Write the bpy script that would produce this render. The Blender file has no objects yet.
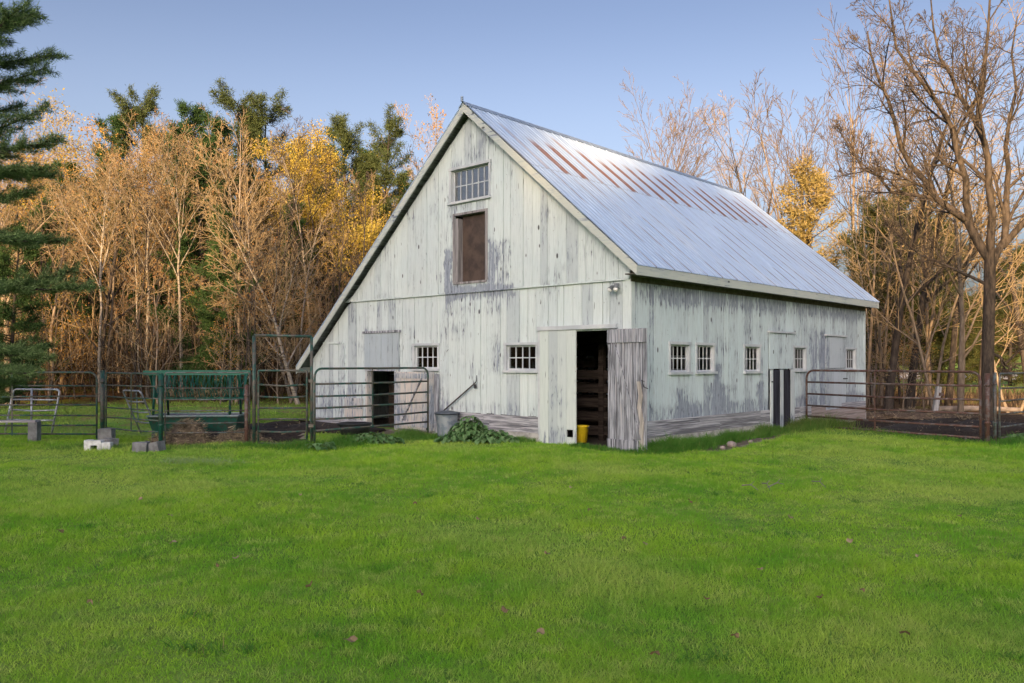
import bpy, math, random
import numpy as np
R = math.radians
rs = np.random.RandomState
scene = bpy.context.scene
C = scene.collection
F_PX, HY, CAMH = 823.56, 362.65, 1.6

# ------------------------------------------------------------------ helpers
def norm(v):
    v = np.asarray(v, float); return v / (np.linalg.norm(v) + 1e-12)

class MB:
    """collects verts / faces with a per-vertex random value"""
    def __init__(s): s.v = []; s.f = []; s.r = []; s.n = 0
    def add(s, V, F, rnd=0.5, mat=0):
        V = np.asarray(V, float).reshape(-1, 3); F = np.asarray(F, np.int64)
        s.v.append(V); s.f.append((F + s.n, mat))
        s.r.append(np.broadcast_to(np.asarray(rnd, float), (len(V),)).copy()); s.n += len(V)
    def hexa(s, c, rnd=.5, mat=0):   # 8 corners: bottom 4 ccw, top 4 ccw
        s.add(c, [(0,3,2,1),(4,5,6,7),(0,1,5,4),(1,2,6,5),(2,3,7,6),(3,0,4,7)], rnd, mat)
    def box(s, x0, x1, y0, y1, z0, z1, rnd=.5, mat=0):
        s.hexa([(x0,y0,z0),(x1,y0,z0),(x1,y1,z0),(x0,y1,z0),(x0,y0,z1),(x1,y0,z1),(x1,y1,z1),(x0,y1,z1)], rnd, mat)
    def bar(s, a, b, w, h, rnd=.5, mat=0, up=(0,0,1)):
        a = np.array(a, float); b = np.array(b, float); d = norm(b-a)
        sd = np.cross(d, up)
        if np.linalg.norm(sd) < 1e-3: sd = np.cross(d, (0,1,0))
        sd = norm(sd)*w/2; u = norm(np.cross(sd, d))*h/2
        s.hexa([a-sd-u, b-sd-u, b+sd-u, a+sd-u, a-sd+u, b-sd+u, b+sd+u, a+sd+u], rnd, mat)
    def tube(s, P, rad, k=8, rnd=.5, mat=0, cap=True, ref=None):
        P = np.asarray(P, float); n = len(P); rad = np.broadcast_to(np.asarray(rad, float), (n,))
        T = np.gradient(P, axis=0); T /= np.linalg.norm(T, axis=1)[:, None] + 1e-12
        if ref is None:
            o = norm(P[-1]-P[0]); ref = np.zeros(3); ref[np.argmin(np.abs(o))] = 1
        A = np.cross(T, ref); A /= np.linalg.norm(A, axis=1)[:, None] + 1e-12
        B = np.cross(T, A); t = np.arange(k)*2*math.pi/k
        V = P[:, None] + rad[:, None, None]*(np.cos(t)[None, :, None]*A[:, None] + np.sin(t)[None, :, None]*B[:, None])
        i = np.arange(n-1)[:, None]*k; j = np.arange(k)[None]; j2 = (j+1) % k
        Fq = np.stack([i+j, i+k+j, i+k+j2, i+j2], -1).reshape(-1, 4)
        s.add(V.reshape(-1, 3), Fq, rnd, mat)
        if cap and k > 3:
            b = s.n - n*k
            s.f.append((np.array([list(range(b, b+k))]), mat)); s.f.append((np.array([list(range(b+(n-1)*k, b+n*k))[::-1]]), mat))
    def lathe(s, c, prof, k=24, rnd=.5, mat=0, wob=0, seed=0):
        c = np.array(c, float); n = len(prof); t = np.arange(k)*2*math.pi/k; g = rs(seed)
        V = np.zeros((n, k, 3))
        w = 1 + wob*np.sin(t*3+g.rand()*6) + wob*.6*np.sin(t*5+g.rand()*6)
        for q, (r, z) in enumerate(prof):
            V[q, :, 0] = c[0]+r*np.cos(t)*w; V[q, :, 1] = c[1]+r*np.sin(t)*w; V[q, :, 2] = c[2]+z
        i = np.arange(n-1)[:, None]*k; j = np.arange(k)[None]; j2 = (j+1) % k
        s.add(V.reshape(-1, 3), np.stack([i+j, i+j2, i+k+j2, i+k+j], -1).reshape(-1, 4), rnd, mat)
    def build(s, name, mats, parent=None, smooth=False, coll=C):
        me = bpy.data.meshes.new(name)
        V = np.concatenate(s.v); nv = len(V)
        me.vertices.add(nv); me.vertices.foreach_set('co', V.astype(np.float32).ravel())
        loops = np.concatenate([f.ravel() for f, m in s.f]); tot = np.concatenate([np.full(len(f), f.shape[1]) for f, m in s.f])
        mi = np.concatenate([np.full(len(f), m) for f, m in s.f])
        me.loops.add(len(loops)); me.loops.foreach_set('vertex_index', loops.astype(np.int32))
        me.polygons.add(len(tot)); st = np.concatenate([[0], np.cumsum(tot)[:-1]])
        me.polygons.foreach_set('loop_start', st.astype(np.int32)); me.polygons.foreach_set('loop_total', tot.astype(np.int32))
        me.polygons.foreach_set('material_index', mi.astype(np.int32))
        me.polygons.foreach_set('use_smooth', np.full(len(tot), smooth, dtype=bool))
        at = me.attributes.new('rnd', 'FLOAT', 'POINT'); at.data.foreach_set('value', np.concatenate(s.r).astype(np.float32))
        me.update(calc_edges=True)
        for m in (mats if isinstance(mats, (list, tuple)) else [mats]): me.materials.append(m)
        o = bpy.data.objects.new(name, me); coll.objects.link(o)
        if parent: o.parent = parent
        return o

def tag(o, label=None, cat=None, group=None, kind=None):
    if label: o['label'] = label
    if cat: o['category'] = cat
    if group: o['group'] = group
    if kind: o['kind'] = kind
    return o
def thing(name, label, cat, loc=(0,0,0), rz=0, group=None):
    o = bpy.data.objects.new(name, None); C.objects.link(o); o.location = loc; o.rotation_euler = (0,0,rz)
    o.empty_display_size = .3
    return tag(o, label, cat, group)
def dup(root, loc, rz=0, sc=1, label=None, group=None):
    r = root.copy(); C.objects.link(r); r.location = loc; r.rotation_euler = (0,0,rz); r.scale = (sc, sc, sc)
    if label: r['label'] = label
    if group: r['group'] = group
    elif 'group' in r and label: del r['group']
    for ch in root.children:
        c = ch.copy(); C.objects.link(c); c.parent = r
        for g in ch.children:
            d = g.copy(); C.objects.link(d); d.parent = c
    return r

# ------------------------------------------------------------------ material helper
class NT:
    def __init__(s, name):
        s.m = bpy.data.materials.new(name); s.m.use_nodes = True; s.t = s.m.node_tree; s.t.nodes.clear()
        s.out = s.n('ShaderNodeOutputMaterial'); s.tc = None
    def n(s, ty, **k):
        o = s.t.nodes.new(ty)
        for a, b in k.items(): setattr(o, a, b)
        return o
    def L(s, a, b): s.t.links.new(a, b)
    def put(s, sock, v):
        if isinstance(v, bpy.types.NodeSocket): s.L(v, sock)
        elif isinstance(v, (tuple, list)) and len(v) == 3 and sock.type == 'RGBA': sock.default_value = (*v, 1)
        else: sock.default_value = v
    def obj(s):
        if not s.tc: s.tc = s.n('ShaderNodeTexCoord')
        return s.tc.outputs['Object']
    def pos(s): return s.n('ShaderNodeNewGeometry').outputs['Position']
    def rnd(s): return s.n('ShaderNodeAttribute', attribute_name='rnd').outputs['Fac']
    def attr(s, a): return s.n('ShaderNodeAttribute', attribute_name=a).outputs['Fac']
    def oi(s): return s.n('ShaderNodeObjectInfo').outputs['Random']
    def M(s, op, a, b=0, c=None, clamp=False):
        o = s.n('ShaderNodeMath', operation=op, use_clamp=clamp); s.put(o.inputs[0], a); s.put(o.inputs[1], b)
        if c is not None: s.put(o.inputs[2], c)
        return o.outputs[0]
    def V(s, op, a, b=(0,0,0)):
        o = s.n('ShaderNodeVectorMath', operation=op); s.put(o.inputs[0], a)
        if op == 'SCALE': s.put(o.inputs['Scale'], b)
        else: s.put(o.inputs[1], b)
        return o.outputs[0]
    def xyz(s, v):
        o = s.n('ShaderNodeSeparateXYZ'); s.put(o.inputs[0], v); return o.outputs
    def noise(s, v, sc=1, det=3, rough=.55, dist=0):
        o = s.n('ShaderNodeTexNoise'); s.put(o.inputs['Vector'], v); o.inputs['Scale'].default_value = sc
        o.inputs['Detail'].default_value = det; o.inputs['Roughness'].default_value = rough; o.inputs['Distortion'].default_value = dist
        return o.outputs['Fac']
    def vor(s, v, sc=1, feat='F1'):
        o = s.n('ShaderNodeTexVoronoi', feature=feat); s.put(o.inputs['Vector'], v); o.inputs['Scale'].default_value = sc
        return o.outputs['Distance']
    def ss(s, x, a, b, lo=0., hi=1.):
        o = s.n('ShaderNodeMapRange', interpolation_type='SMOOTHSTEP'); s.put(o.inputs[0], x)
        s.put(o.inputs[1], a); s.put(o.inputs[2], b); s.put(o.inputs[3], lo); s.put(o.inputs[4], hi)
        return o.outputs[0]
    def mix(s, f, a, b, mode='MIX'):
        o = s.n('ShaderNodeMix', data_type='RGBA', blend_type=mode); s.put(o.inputs[0], f); s.put(o.inputs[6], a); s.put(o.inputs[7], b)
        return o.outputs[2]
    def bump(s, h, st=.3, d=.01):
        o = s.n('ShaderNodeBump'); o.inputs['Strength'].default_value = st; o.inputs['Distance'].default_value = d; s.L(h, o.inputs['Height'])
        return o.outputs[0]
    def bsdf(s, col, rough=.8, metal=0, nrm=None, spec=.5):
        o = s.n('ShaderNodeBsdfPrincipled'); s.put(o.inputs['Base Color'], col); s.put(o.inputs['Roughness'], rough)
        s.put(o.inputs['Metallic'], metal); o.inputs['Specular IOR Level'].default_value = spec
        if nrm: s.L(nrm, o.inputs['Normal'])
        s.L(o.outputs[0], s.out.inputs[0]); return o
    def leafy(s, col, tr=.35, rough=.7):
        d = s.n('ShaderNodeBsdfDiffuse'); s.put(d.inputs[0], col)
        t = s.n('ShaderNodeBsdfTranslucent'); s.put(t.inputs[0], col)
        m = s.n('ShaderNodeMixShader'); m.inputs[0].default_value = tr; s.L(d.outputs[0], m.inputs[1]); s.L(t.outputs[0], m.inputs[2])
        s.L(m.outputs[0], s.out.inputs[0]); return s.m

def zone(t, a, z, a0, a1, z0, z1, so=.12, sz=.15):
    f = t.M('MULTIPLY', t.ss(a, a0-so, a0+so), t.ss(a, a1+so, a1-so))
    return t.M('MULTIPLY', f, t.M('MULTIPLY', t.ss(z, z0-sz, z0+sz), t.ss(z, z1+sz, z1-sz)))

def paint_mat(name, axis, zones, base=(.62,.735,.76), base2=(.78,.83,.81), wear=.028, along='z'):
    """flaking off-white paint over grey boards; zones = (a0,a1,z0,z1,strength[,soft])"""
    t = NT(name); p = t.obj(); r = t.rnd(); X = t.xyz(p)
    off = t.n('ShaderNodeCombineXYZ'); t.L(t.M('MULTIPLY', r, 31.7), off.inputs[0]); t.L(t.M('MULTIPLY', r, 17.3), off.inputs[2]); off = off.outputs[0]
    st = {'z': (15, 15, .9), 'x': (.9, 15, 15), 'y': (15, .9, 15)}[along]
    sf = {'z': (70, 70, 2.2), 'x': (2.2, 70, 70), 'y': (70, 2.2, 70)}[along]
    sm = {'z': (22, 22, 5), 'x': (2.6, 16, 16), 'y': (16, 2.6, 16)}[along]
    streak = t.noise(t.V('ADD', t.V('MULTIPLY', p, st), off), 1, 4, .6, .4)
    fine = t.noise(t.V('ADD', t.V('MULTIPLY', p, sf), off), 1, 3, .6)
    med = t.noise(t.V('ADD', t.V('MULTIPLY', p, sm), off), 1, 4, .6, .6)
    a = X[axis]; z = X[2]
    aw = t.M('ADD', a, t.M('MULTIPLY', t.M('SUBTRACT', t.noise(p, 5, 2), .5), .25))
    w = None
    for q in zones:
        s_ = q[5] if len(q) > 5 else .1
        zz = t.M('MULTIPLY', zone(t, aw, t.M('ADD', z, t.M('MULTIPLY', t.M('SUBTRACT', streak, .5), .35)), q[0], q[1], q[2], q[3], s_, .12), q[4])
        w = zz if w is None else t.M('MAXIMUM', w, zz)
    if w is None: w = 0.0
    # large uneven weathering as well
    big = t.ss(t.noise(p, .9, 3), .45, .75, 0, .12)
    thr = t.M('SUBTRACT', .665 - wear, t.M('ADD', t.M('ADD', t.M('MULTIPLY', w, .32), big), t.M('MULTIPLY', t.M('SUBTRACT', r, .5), .10)))
    val = t.M('ADD', t.M('MULTIPLY', streak, .45), t.M('ADD', t.M('MULTIPLY', fine, .2), t.M('MULTIPLY', med, .35)))
    m = t.ss(val, t.M('SUBTRACT', thr, .022), t.M('ADD', thr, .018))
    thin = t.ss(val, t.M('SUBTRACT', thr, .12), t.M('ADD', thr, .0), 0, .5)      # paint rubbed thin around the bare wood
    pc = t.mix(t.noise(p, 1.3, 3), base, base2)
    pc = t.mix(t.ss(fine, .35, .7, 0, .35), pc, (.40,.46,.45))
    pc = t.mix(t.M('MULTIPLY', r, .42), pc, (.47,.53,.57))
    wood = t.mix(t.ss(fine, .3, .7), (.17,.20,.26), (.42,.47,.55))
    wood = t.mix(t.ss(med, .52, .72, 0, .8), wood, (.07,.075,.09))
    col = t.mix(thin, pc, (.36,.42,.45)); col = t.mix(m, col, wood)
    kv = {'z': (3.4, 3.4, 1.5), 'x': (1.5, 3.4, 3.4), 'y': (3.4, 1.5, 3.4)}[along]
    kn = t.vor(t.V('ADD', t.V('MULTIPLY', p, kv), off), 1)
    km = t.ss(kn, .10, .06)
    col = t.mix(t.M('MULTIPLY', km, t.ss(t.noise(p, 2.7, 1), .36, .44, 0, .95)), col, (.05,.05,.06))
    ck = t.vor(t.V('ADD', t.V('MULTIPLY', p, {'z': (14, 14, 1.3), 'x': (1.3, 14, 14), 'y': (14, 1.3, 14)}[along]), off), 1)
    col = t.mix(t.M('MULTIPLY', t.ss(ck, .12, .07), t.ss(t.noise(p, 1.9, 2), .5, .56, 0, .85)), col, (.06,.065,.08))
    nl = t.vor(t.V('ADD', t.V('MULTIPLY', p, {'z': (9, 9, 2.6), 'x': (2.6, 9, 9), 'y': (9, 2.6, 9)}[along]), off), 1)
    col = t.mix(t.ss(nl, .05, .03, 0, .8), col, (.12,.09,.08))
    col = t.mix(t.M('MULTIPLY', t.ss(r, .86, .9), .28), col, t.mix(fine, (.24,.29,.34), (.46,.51,.55)))
    hb = t.M('SUBTRACT', t.M('MULTIPLY', fine, .6), t.M('MULTIPLY', m, .5))
    t.bsdf(col, .75, nrm=t.bump(hb, .5, .006), spec=.3); return t.m

def wood_mat(name, c1, c2, c3=None, along='z', rough=.85):
    t = NT(name); p = t.obj(); r = t.rnd()
    off = t.n('ShaderNodeCombineXYZ'); t.L(t.M('MULTIPLY', r, 31.7), off.inputs[0]); t.L(t.M('MULTIPLY', r, 11.7), off.inputs[1]); t.L(t.M('MULTIPLY', r, 17.3), off.inputs[2]); off = off.outputs[0]
    sf = {'z': (40, 40, 1.5), 'x': (.9, 40, 40), 'y': (40, 1.5, 40)}[along]
    sm = {'z': (11, 11, .9), 'x': (.5, 14, 14), 'y': (11, .9, 11)}[along]
    f = t.noise(t.V('ADD', t.V('MULTIPLY', p, sf), off), 1, 4, .65, .2); g = t.noise(t.V('ADD', t.V('MULTIPLY', p, sm), off), 1, 4, .6, .3)
    col = t.mix(t.ss(f, .34, .64), c1, c2); col = t.mix(t.ss(g, .49, .62, 0, .62), col, tuple(x*.35 for x in c1))
    if c3: col = t.mix(t.ss(g, .42, .25, 0, .8), col, c3)
    col = t.mix(t.M('MULTIPLY', r, .35), col, tuple(x*.6 for x in c2))
    t.bsdf(col, rough, nrm=t.bump(f, .6, .006), spec=.2); return t.m

def plain(name, col, rough=.6, metal=0, var=.25, sc=8, col2=None, bump=0, spec=.5):
    t = NT(name); p = t.obj(); n = t.noise(p, sc, 4)
    c2 = col2 or tuple(x*(1-var) for x in col)
    c = t.mix(t.ss(n, .35, .65), col, c2)
    t.bsdf(c, rough, metal, t.bump(n, bump, .01) if bump else None, spec); return t.m

# ------------------------------------------------------------------ terrain
def sm(x, a, b):
    t = np.clip((np.asarray(x, float)-a)/(b-a), 0, 1); return t*t*(3-2*t)
def gz(x, y):
    x = np.asarray(x, float); y = np.asarray(y, float)
    z = -.09 + .022*np.sin(.55*x+1)*np.cos(.43*y) + .018*np.sin(1.1*x-.7*y) + .01*np.sin(2.3*x+1.9*y+1)
    z = z + .03*sm(y, 14, 4) - .05*sm(x, 6, 11)*sm(y, 22, 16)
    lw = sm(x, 14, -4)
    z = z + lw*(sm(y, 34, 44)*.4 + np.clip(y-42, 0, 90)*.055)          # ground climbs gently under the woods
    rt = 1-lw
    z = z + rt*(sm(y, 62, 80)*.95 + np.clip(y-80, 0, 120)*.045)
    hl = sm(y, -50, -178); z = z + 20*hl + 19*hl*np.exp(-((x+62)/26)**2)                                         # unseen hill added behind the camera to carry the shading crest
    z = z + sm(np.hypot(x, y), 40, 120)*.25*np.sin(.09*x+.5)*np.cos(.08*y)
    return z

def pnoise(x, y, s, seed=0):
    g = rs(seed); v = 0
    for k in range(6):
        a = g.rand()*6.28; f = s*(.6+1.2*g.rand()); v = v + np.sin((x*math.cos(a)+y*math.sin(a))*f + g.rand()*6.28)
    return v/3.2
def inpoly(x, y, P):
    c = np.zeros(np.shape(x), bool); n = len(P)
    for i in range(n):
        x0, y0 = P[i]; x1, y1 = P[(i+1) % n]
        if y0 == y1: continue
        k = ((y0 > y) != (y1 > y)) & (x < (x1-x0)*(y-y0)/(y1-y0)+x0); c ^= k
    return c
TH = .8295; CX0, CY0 = 2.257, 15.622
cT, sT = math.cos(TH), math.sin(TH)
def bw(v, u):      # barn local (v along side wall, u along gable) -> world
    return CX0 + cT*v - sT*u, CY0 + sT*v + cT*u
BL, BW = 12.36, 10.62
PEN_R = [(8.2, 21.2), (10.1, 17.75), (12.4, 19.4), (15, 22), (17, 27.5), (12, 28.5), (9.2, 25.0)]
PEN_L = [(-7.3, 16.75), (-5.2, 16.9), (-3.95, 16.9), (-4.7, 19.0), (-5.9, 23.6), (-8.2, 20.8), (-7.8, 18.6)]
STRIP = [bw(0.4, -.05), bw(5.6, -.05), bw(5.6, -.75), bw(3.6, -.95), bw(1.2, -1.2), bw(.5, -.8)]
STRIP2 = [bw(-.02, 5.5), bw(-.02, 10.6), bw(-1.2, 10.4), bw(-1.5, 8.2), bw(-.8, 6.2)]
def masks(x, y):
    """0..1 dirt, 0..1 leaf litter"""
    wx = x + .35*pnoise(x, y, 1.6, 3); wy = y + .35*pnoise(x, y, 1.6, 4)
    d = np.zeros(np.shape(x))
    for P in (PEN_R, PEN_L): d = np.maximum(d, inpoly(wx, wy, P)*1.0)
    d = np.maximum(d, inpoly(x+.12*pnoise(x, y, 5, 8), y+.12*pnoise(x, y, 5, 9), STRIP)*.8)
    d = np.maximum(d, inpoly(x+.12*pnoise(x, y, 5, 8), y+.12*pnoise(x, y, 5, 9), STRIP2)*.8)
    lf = sm(y + 3*pnoise(x, y, .35, 5), 30, 35)*sm(x, 60, 11)
    lr = sm(wy + 1.5*pnoise(x, y, .6, 6), 23.5, 26)*sm(y, 48, 42)*sm(x, 9, 11)
    lf = np.maximum(lf*(1-sm(y, 44, 50)*sm(x, 9, 13)), lr)
    bare = sm(pnoise(x, y, .8, 12), .75, 1.1)*.0
    return np.maximum(d, bare), lf

def ground():
    xs = np.concatenate([np.arange(-400, -40, 12), np.arange(-40, -16, 1.), np.arange(-16, 20, .22), np.arange(20, 50, 1.), np.arange(50, 401, 12)])
    ys = np.concatenate([np.arange(-420, -20, 8), np.arange(-20, 2, 1.), np.arange(2, 34, .22), np.arange(34, 60, .8), np.arange(60, 120, 3), np.arange(120, 700, 20)])
    X, Y = np.meshgrid(xs, ys); Z = gz(X, Y); d, l = masks(X, Y)
    Z = Z + d*(.05*pnoise(X, Y, 4, 21)*(Y > 5))
    nx = len(xs); i = np.arange(len(ys)-1)[:, None]*nx; j = np.arange(nx-1)[None]
    F = np.stack([i+j, i+j+1, i+nx+j+1, i+nx+j], -1).reshape(-1, 4)
    b = MB(); b.add(np.stack([X, Y, Z], -1).reshape(-1, 3), F)
    t = NT('ground'); p = t.pos(); dd = t.attr('dirt'); ll = t.attr('leaf')
    n1 = t.noise(p, .6, 4); n2 = t.noise(p, 9, 4); n3 = t.noise(p, 40, 3)
    g = t.mix(t.ss(n1, .35, .65), (.12,.26,.04), (.24,.34,.07)); g = t.mix(t.ss(n2, .4, .7, 0, .5), g, (.035,.06,.014)); g = t.mix(t.M('MULTIPLY', t.ss(t.noise(p, .8, 4), .5, .62), t.ss(t.xyz(p)[1], 19, 24)), g, (.20,.16,.07))
    so = t.mix(t.ss(n2, .35, .65), (.020,.015,.013), (.050,.038,.030)); so = t.mix(t.ss(n3, .55, .68, 0, .8), so, (.13,.10,.07))
    so = t.mix(t.ss(dd, .9, .7), so, t.mix(n2, (.20,.16,.12), (.36,.30,.25)))
    le = t.mix(t.ss(n2, .35, .65), (.10,.052,.025), (.20,.115,.05)); le = t.mix(t.ss(n3, .5, .6, 0, .6), le, (.05,.03,.018))
    le = t.mix(t.ss(t.noise(p, .35, 3), .52, .62, 0, .85), le, (.20,.19,.03))
    c = t.mix(ll, g, le); c = t.mix(t.ss(dd, .3, .6), c, so)
    t.bsdf(c, .95, nrm=t.bump(n2, .8, .04), spec=.1)
    o = b.build('ground', t.m, smooth=True); tag(o, kind='structure')
    for nm, arr in (('dirt', d), ('leaf', l)):
        a = o.data.attributes.new(nm, 'FLOAT', 'POINT'); a.data.foreach_set('value', arr.astype(np.float32).ravel())
ground()

def road():
    b = MB(); xs = np.linspace(6, 150, 120); rows = []
    for q in np.linspace(0, 1, 8):
        y = 68.5 + .02*(xs-30) + q*8.5; rows.append(np.stack([xs, y, gz(xs, y)+.03], -1))
    V = np.array(rows); n = len(xs); i = np.arange(7)[:, None]*n; j = np.arange(n-1)[None]
    b.add(V.reshape(-1, 3), np.stack([i+j, i+j+1, i+n+j+1, i+n+j], -1).reshape(-1, 4))
    tag(b.build('road', plain('gravel_road', (.42,.41,.42), .9, var=.2, sc=2), smooth=True), kind='structure')
road()

# ------------------------------------------------------------------ grass
def in_barn(x, y, m=0.0):
    dx = x-CX0; dy = y-CY0; v = dx*cT+dy*sT; u = -dx*sT+dy*cT
    return (v > -m) & (v < BL+m) & (u > -m) & (u < BW+m)
def blades(b, x, y, h, w, g, lean=.5, two=True):
    n = len(x); z = gz(x, y); a = g.rand(n)*6.283; la = g.rand(n)*6.283; ln = lean*(.3+g.rand(n))
    s = np.stack([np.cos(a), np.sin(a), 0*a], -1)*(w/2)[:, None]; l = np.stack([np.cos(la), np.sin(la), 0*a], -1)
    P = np.stack([x, y, z-.01], -1); r = g.rand(n)
    if two:
        m = P + l*(ln*h*.35)[:, None] + np.array([0,0,1])*(h*.55)[:, None]
        tp = P + l*(ln*h*1.1)[:, None] + np.array([0,0,1])*(h*(1-.25*ln))[:, None]
        V = np.stack([P-s, P+s, m-s*.7, m+s*.7, tp], 1).reshape(-1, 3); k = np.arange(n)[:, None]*5
        b.add(V, np.concatenate([k, k+1, k+3, k+2], 1), np.repeat(r, 5)); b.f.append((np.concatenate([k+2, k+3, k+4], 1)+b.n-len(V), 0))
    else:
        tp = P + l*(ln*h)[:, None] + np.array([0,0,1])*(h*(1-.2*ln))[:, None]
        V = np.stack([P-s, P+s, tp], 1).reshape(-1, 3); k = np.arange(n)[:, None]*3
        b.add(V, np.concatenate([k, k+1, k+2], 1), np.repeat(r, 3))
def grass_mat(name, ca, cb, cc):
    t = NT(name); p = t.pos(); r = t.rnd()
    n = t.noise(p, .7, 5, .65); n2 = t.noise(p, 4.5, 4, .65)
    c = t.mix(t.ss(n, .35, .65), ca, cb); c = t.mix(t.ss(n2, .48, .66, 0, .7), c, cc); c = t.mix(t.ss(t.noise(p, .22, 3), .48, .62, 0, .55), c, cc); c = t.mix(t.M('MULTIPLY', t.ss(t.noise(p, .6, 4), .35, .6, .35, .9), t.ss(t.xyz(p)[1], 17.5, 21)), c, (.22,.25,.09)); c = t.mix(t.ss(t.noise(p, 2.3, 5, .7), .50, .72, 0, .45), c, (.11,.35,.035)); c = t.mix(t.M('MULTIPLY', r, .6), c, tuple(x*.6 for x in ca))
    c = t.mix(t.ss(r, .955, .97, 0, .7), c, (.30,.26,.10))
    return t.leafy(c, .42)
MG = grass_mat('grass_blades', (.23,.53,.05), (.50,.73,.075), (.70,.76,.22))
def grass():
    g = rs(5); b = MB()
    def scatter(n, d0, d1, pw, hs, ws, two):
        # depth sampled so that density falls with distance
        u = g.rand(n); e = 2-pw; D = (d0**e + u*(d1**e-d0**e))**(1/e)
        X = (g.rand(n)*2-1)*(.72*D+1.2)
        d, l = masks(X, D); keep = (d < .5) & (g.rand(n) > l) & ((D < 19) | (g.rand(n) > .75*sm(pnoise(X, D, .8, 41), -.3, .5))) & ~in_barn(X, D, .03)
        X, D = X[keep], D[keep]; pn = pnoise(X, D, .9, 31); pn2 = pnoise(X, D, 3.2, 32)
        h = hs*(.55+.75*g.rand(len(X)))*(1+.28*pn+.22*pn2)*(1+.02*D); h = h*(1+.55*np.clip(pnoise(X, D, 6.5, 33)+.6*pnoise(X, D, 13, 34)-.25, 0, 1.2)); h = np.clip(h, .012, .3)
        w = ws*(.7+.6*g.rand(len(X)))*np.maximum(1, D/5.5)
        blades(b, X, D, h, w, g, 1.15, two)
    scatter(330000, 3.2, 9, 1.7, .055, .0042, True)
    scatter(420000, 9, 19, 1.6, .052, .0045, False)
    scatter(120000, 19, 40, 1.6, .07, .006, False)
    tag(b.build('grass', MG), 'short uneven green lawn grass growing in front of the barn', 'grass', kind='stuff')
    b = MB()
    for (px, py, n, rad) in ((-5.45, 13.95, 420, .32), (-5.0, 14.05, 220, .3)):
        a = g.rand(n)*6.28; q = np.sqrt(g.rand(n))*rad
        blades(b, px+q*np.cos(a)*1.5, py+q*np.sin(a), .07+.09*g.rand(n), np.full(n, .011), g, 1.6)
    tag(b.build('tall_grass', grass_mat('tall_grass_blades', (.34,.50,.20), (.42,.58,.24), (.55,.62,.30))), 'pale tuft of longer grass on the lawn before the green gate', 'grass', kind='stuff')
    # rough weeds along the walls
    b = MB()
    for k in range(150):                                    # low broad-leaved weeds and stray tufts out on the lawn
        D = 4.6+13*g.rand()**1.3; X = (g.rand()*2-1)*.66*D; d, l = masks(np.array([X]), np.array([D]))
        if in_barn(X, D, .3) or d[0] > .3: continue
        n = g.randint(14, 40); a = g.rand(n)*6.28; q = np.sqrt(g.rand(n))*g.uniform(.03, .11)
        blades(b, X+q*np.cos(a), D+q*np.sin(a), g.uniform(.05, .10)*(.6+.6*g.rand(n)), np.full(n, g.uniform(.006, .012)), g, 1.3)
    def strip(P, n, wd, hh):
        P = np.array(P, float); k = g.randint(0, len(P)-1, n); f = g.rand(n)[:, None]
        c = P[k]*(1-f)+P[k+1]*f; c = c + g.normal(0, wd, (n, 2)); c = c[~in_barn(c[:, 0], c[:, 1], .02)]
        cl = .6+.5*np.abs(pnoise(c[:, 0], c[:, 1], 4, 55))
        blades(b, c[:, 0], c[:, 1], hh*(.5+.8*g.rand(len(c)))*cl, np.full(len(c), .012), g, .8)
    strip([bw(-.1, -.55), bw(1.5, -.5), bw(3.4, -.35), bw(5.3, -.3), bw(7.2, -.45), bw(8.2, -.6)], 9000, .12, .26)
    strip([bw(.0, -.45), bw(.8, -.5), bw(1.6, -.5)], 4200, .14, .33)
    strip([bw(6.9, -.35), bw(7.6, -.5), bw(8.3, -.9)], 2600, .2, .36)
    strip([bw(-.25, 4.6), bw(-.2, 3.4), bw(-.2, 2.3)], 2500, .1, .16)
    strip([bw(-.2, 1.25), bw(-.2, .5), bw(-.25, -.4)], 1500, .08, .15)
    strip([(-4.2, 16.1), (-3.4, 17.0), (-2.6, 18.0), (-1.9, 18.6)], 7000, .22, .20)
    strip([(-8.9, 16.2), (-7.1, 16.2), (-5.2, 16.3), (-4.0, 16.1)], 3000, .16, .15)
    strip([(10.3, 17.3), (11.5, 18.2), (13.5, 20.0)], 2200, .2, .22)
    strip([(8.2, 20.6), (9.2, 18.9), (10.2, 17.3)], 1800, .13, .14)
    tag(b.build('weeds', grass_mat('weed_blades', (.10,.27,.045), (.16,.36,.06), (.26,.42,.11))), 'rough dark weeds fringing the barn walls and pen gates', 'weeds', kind='stuff')
grass()

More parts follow.
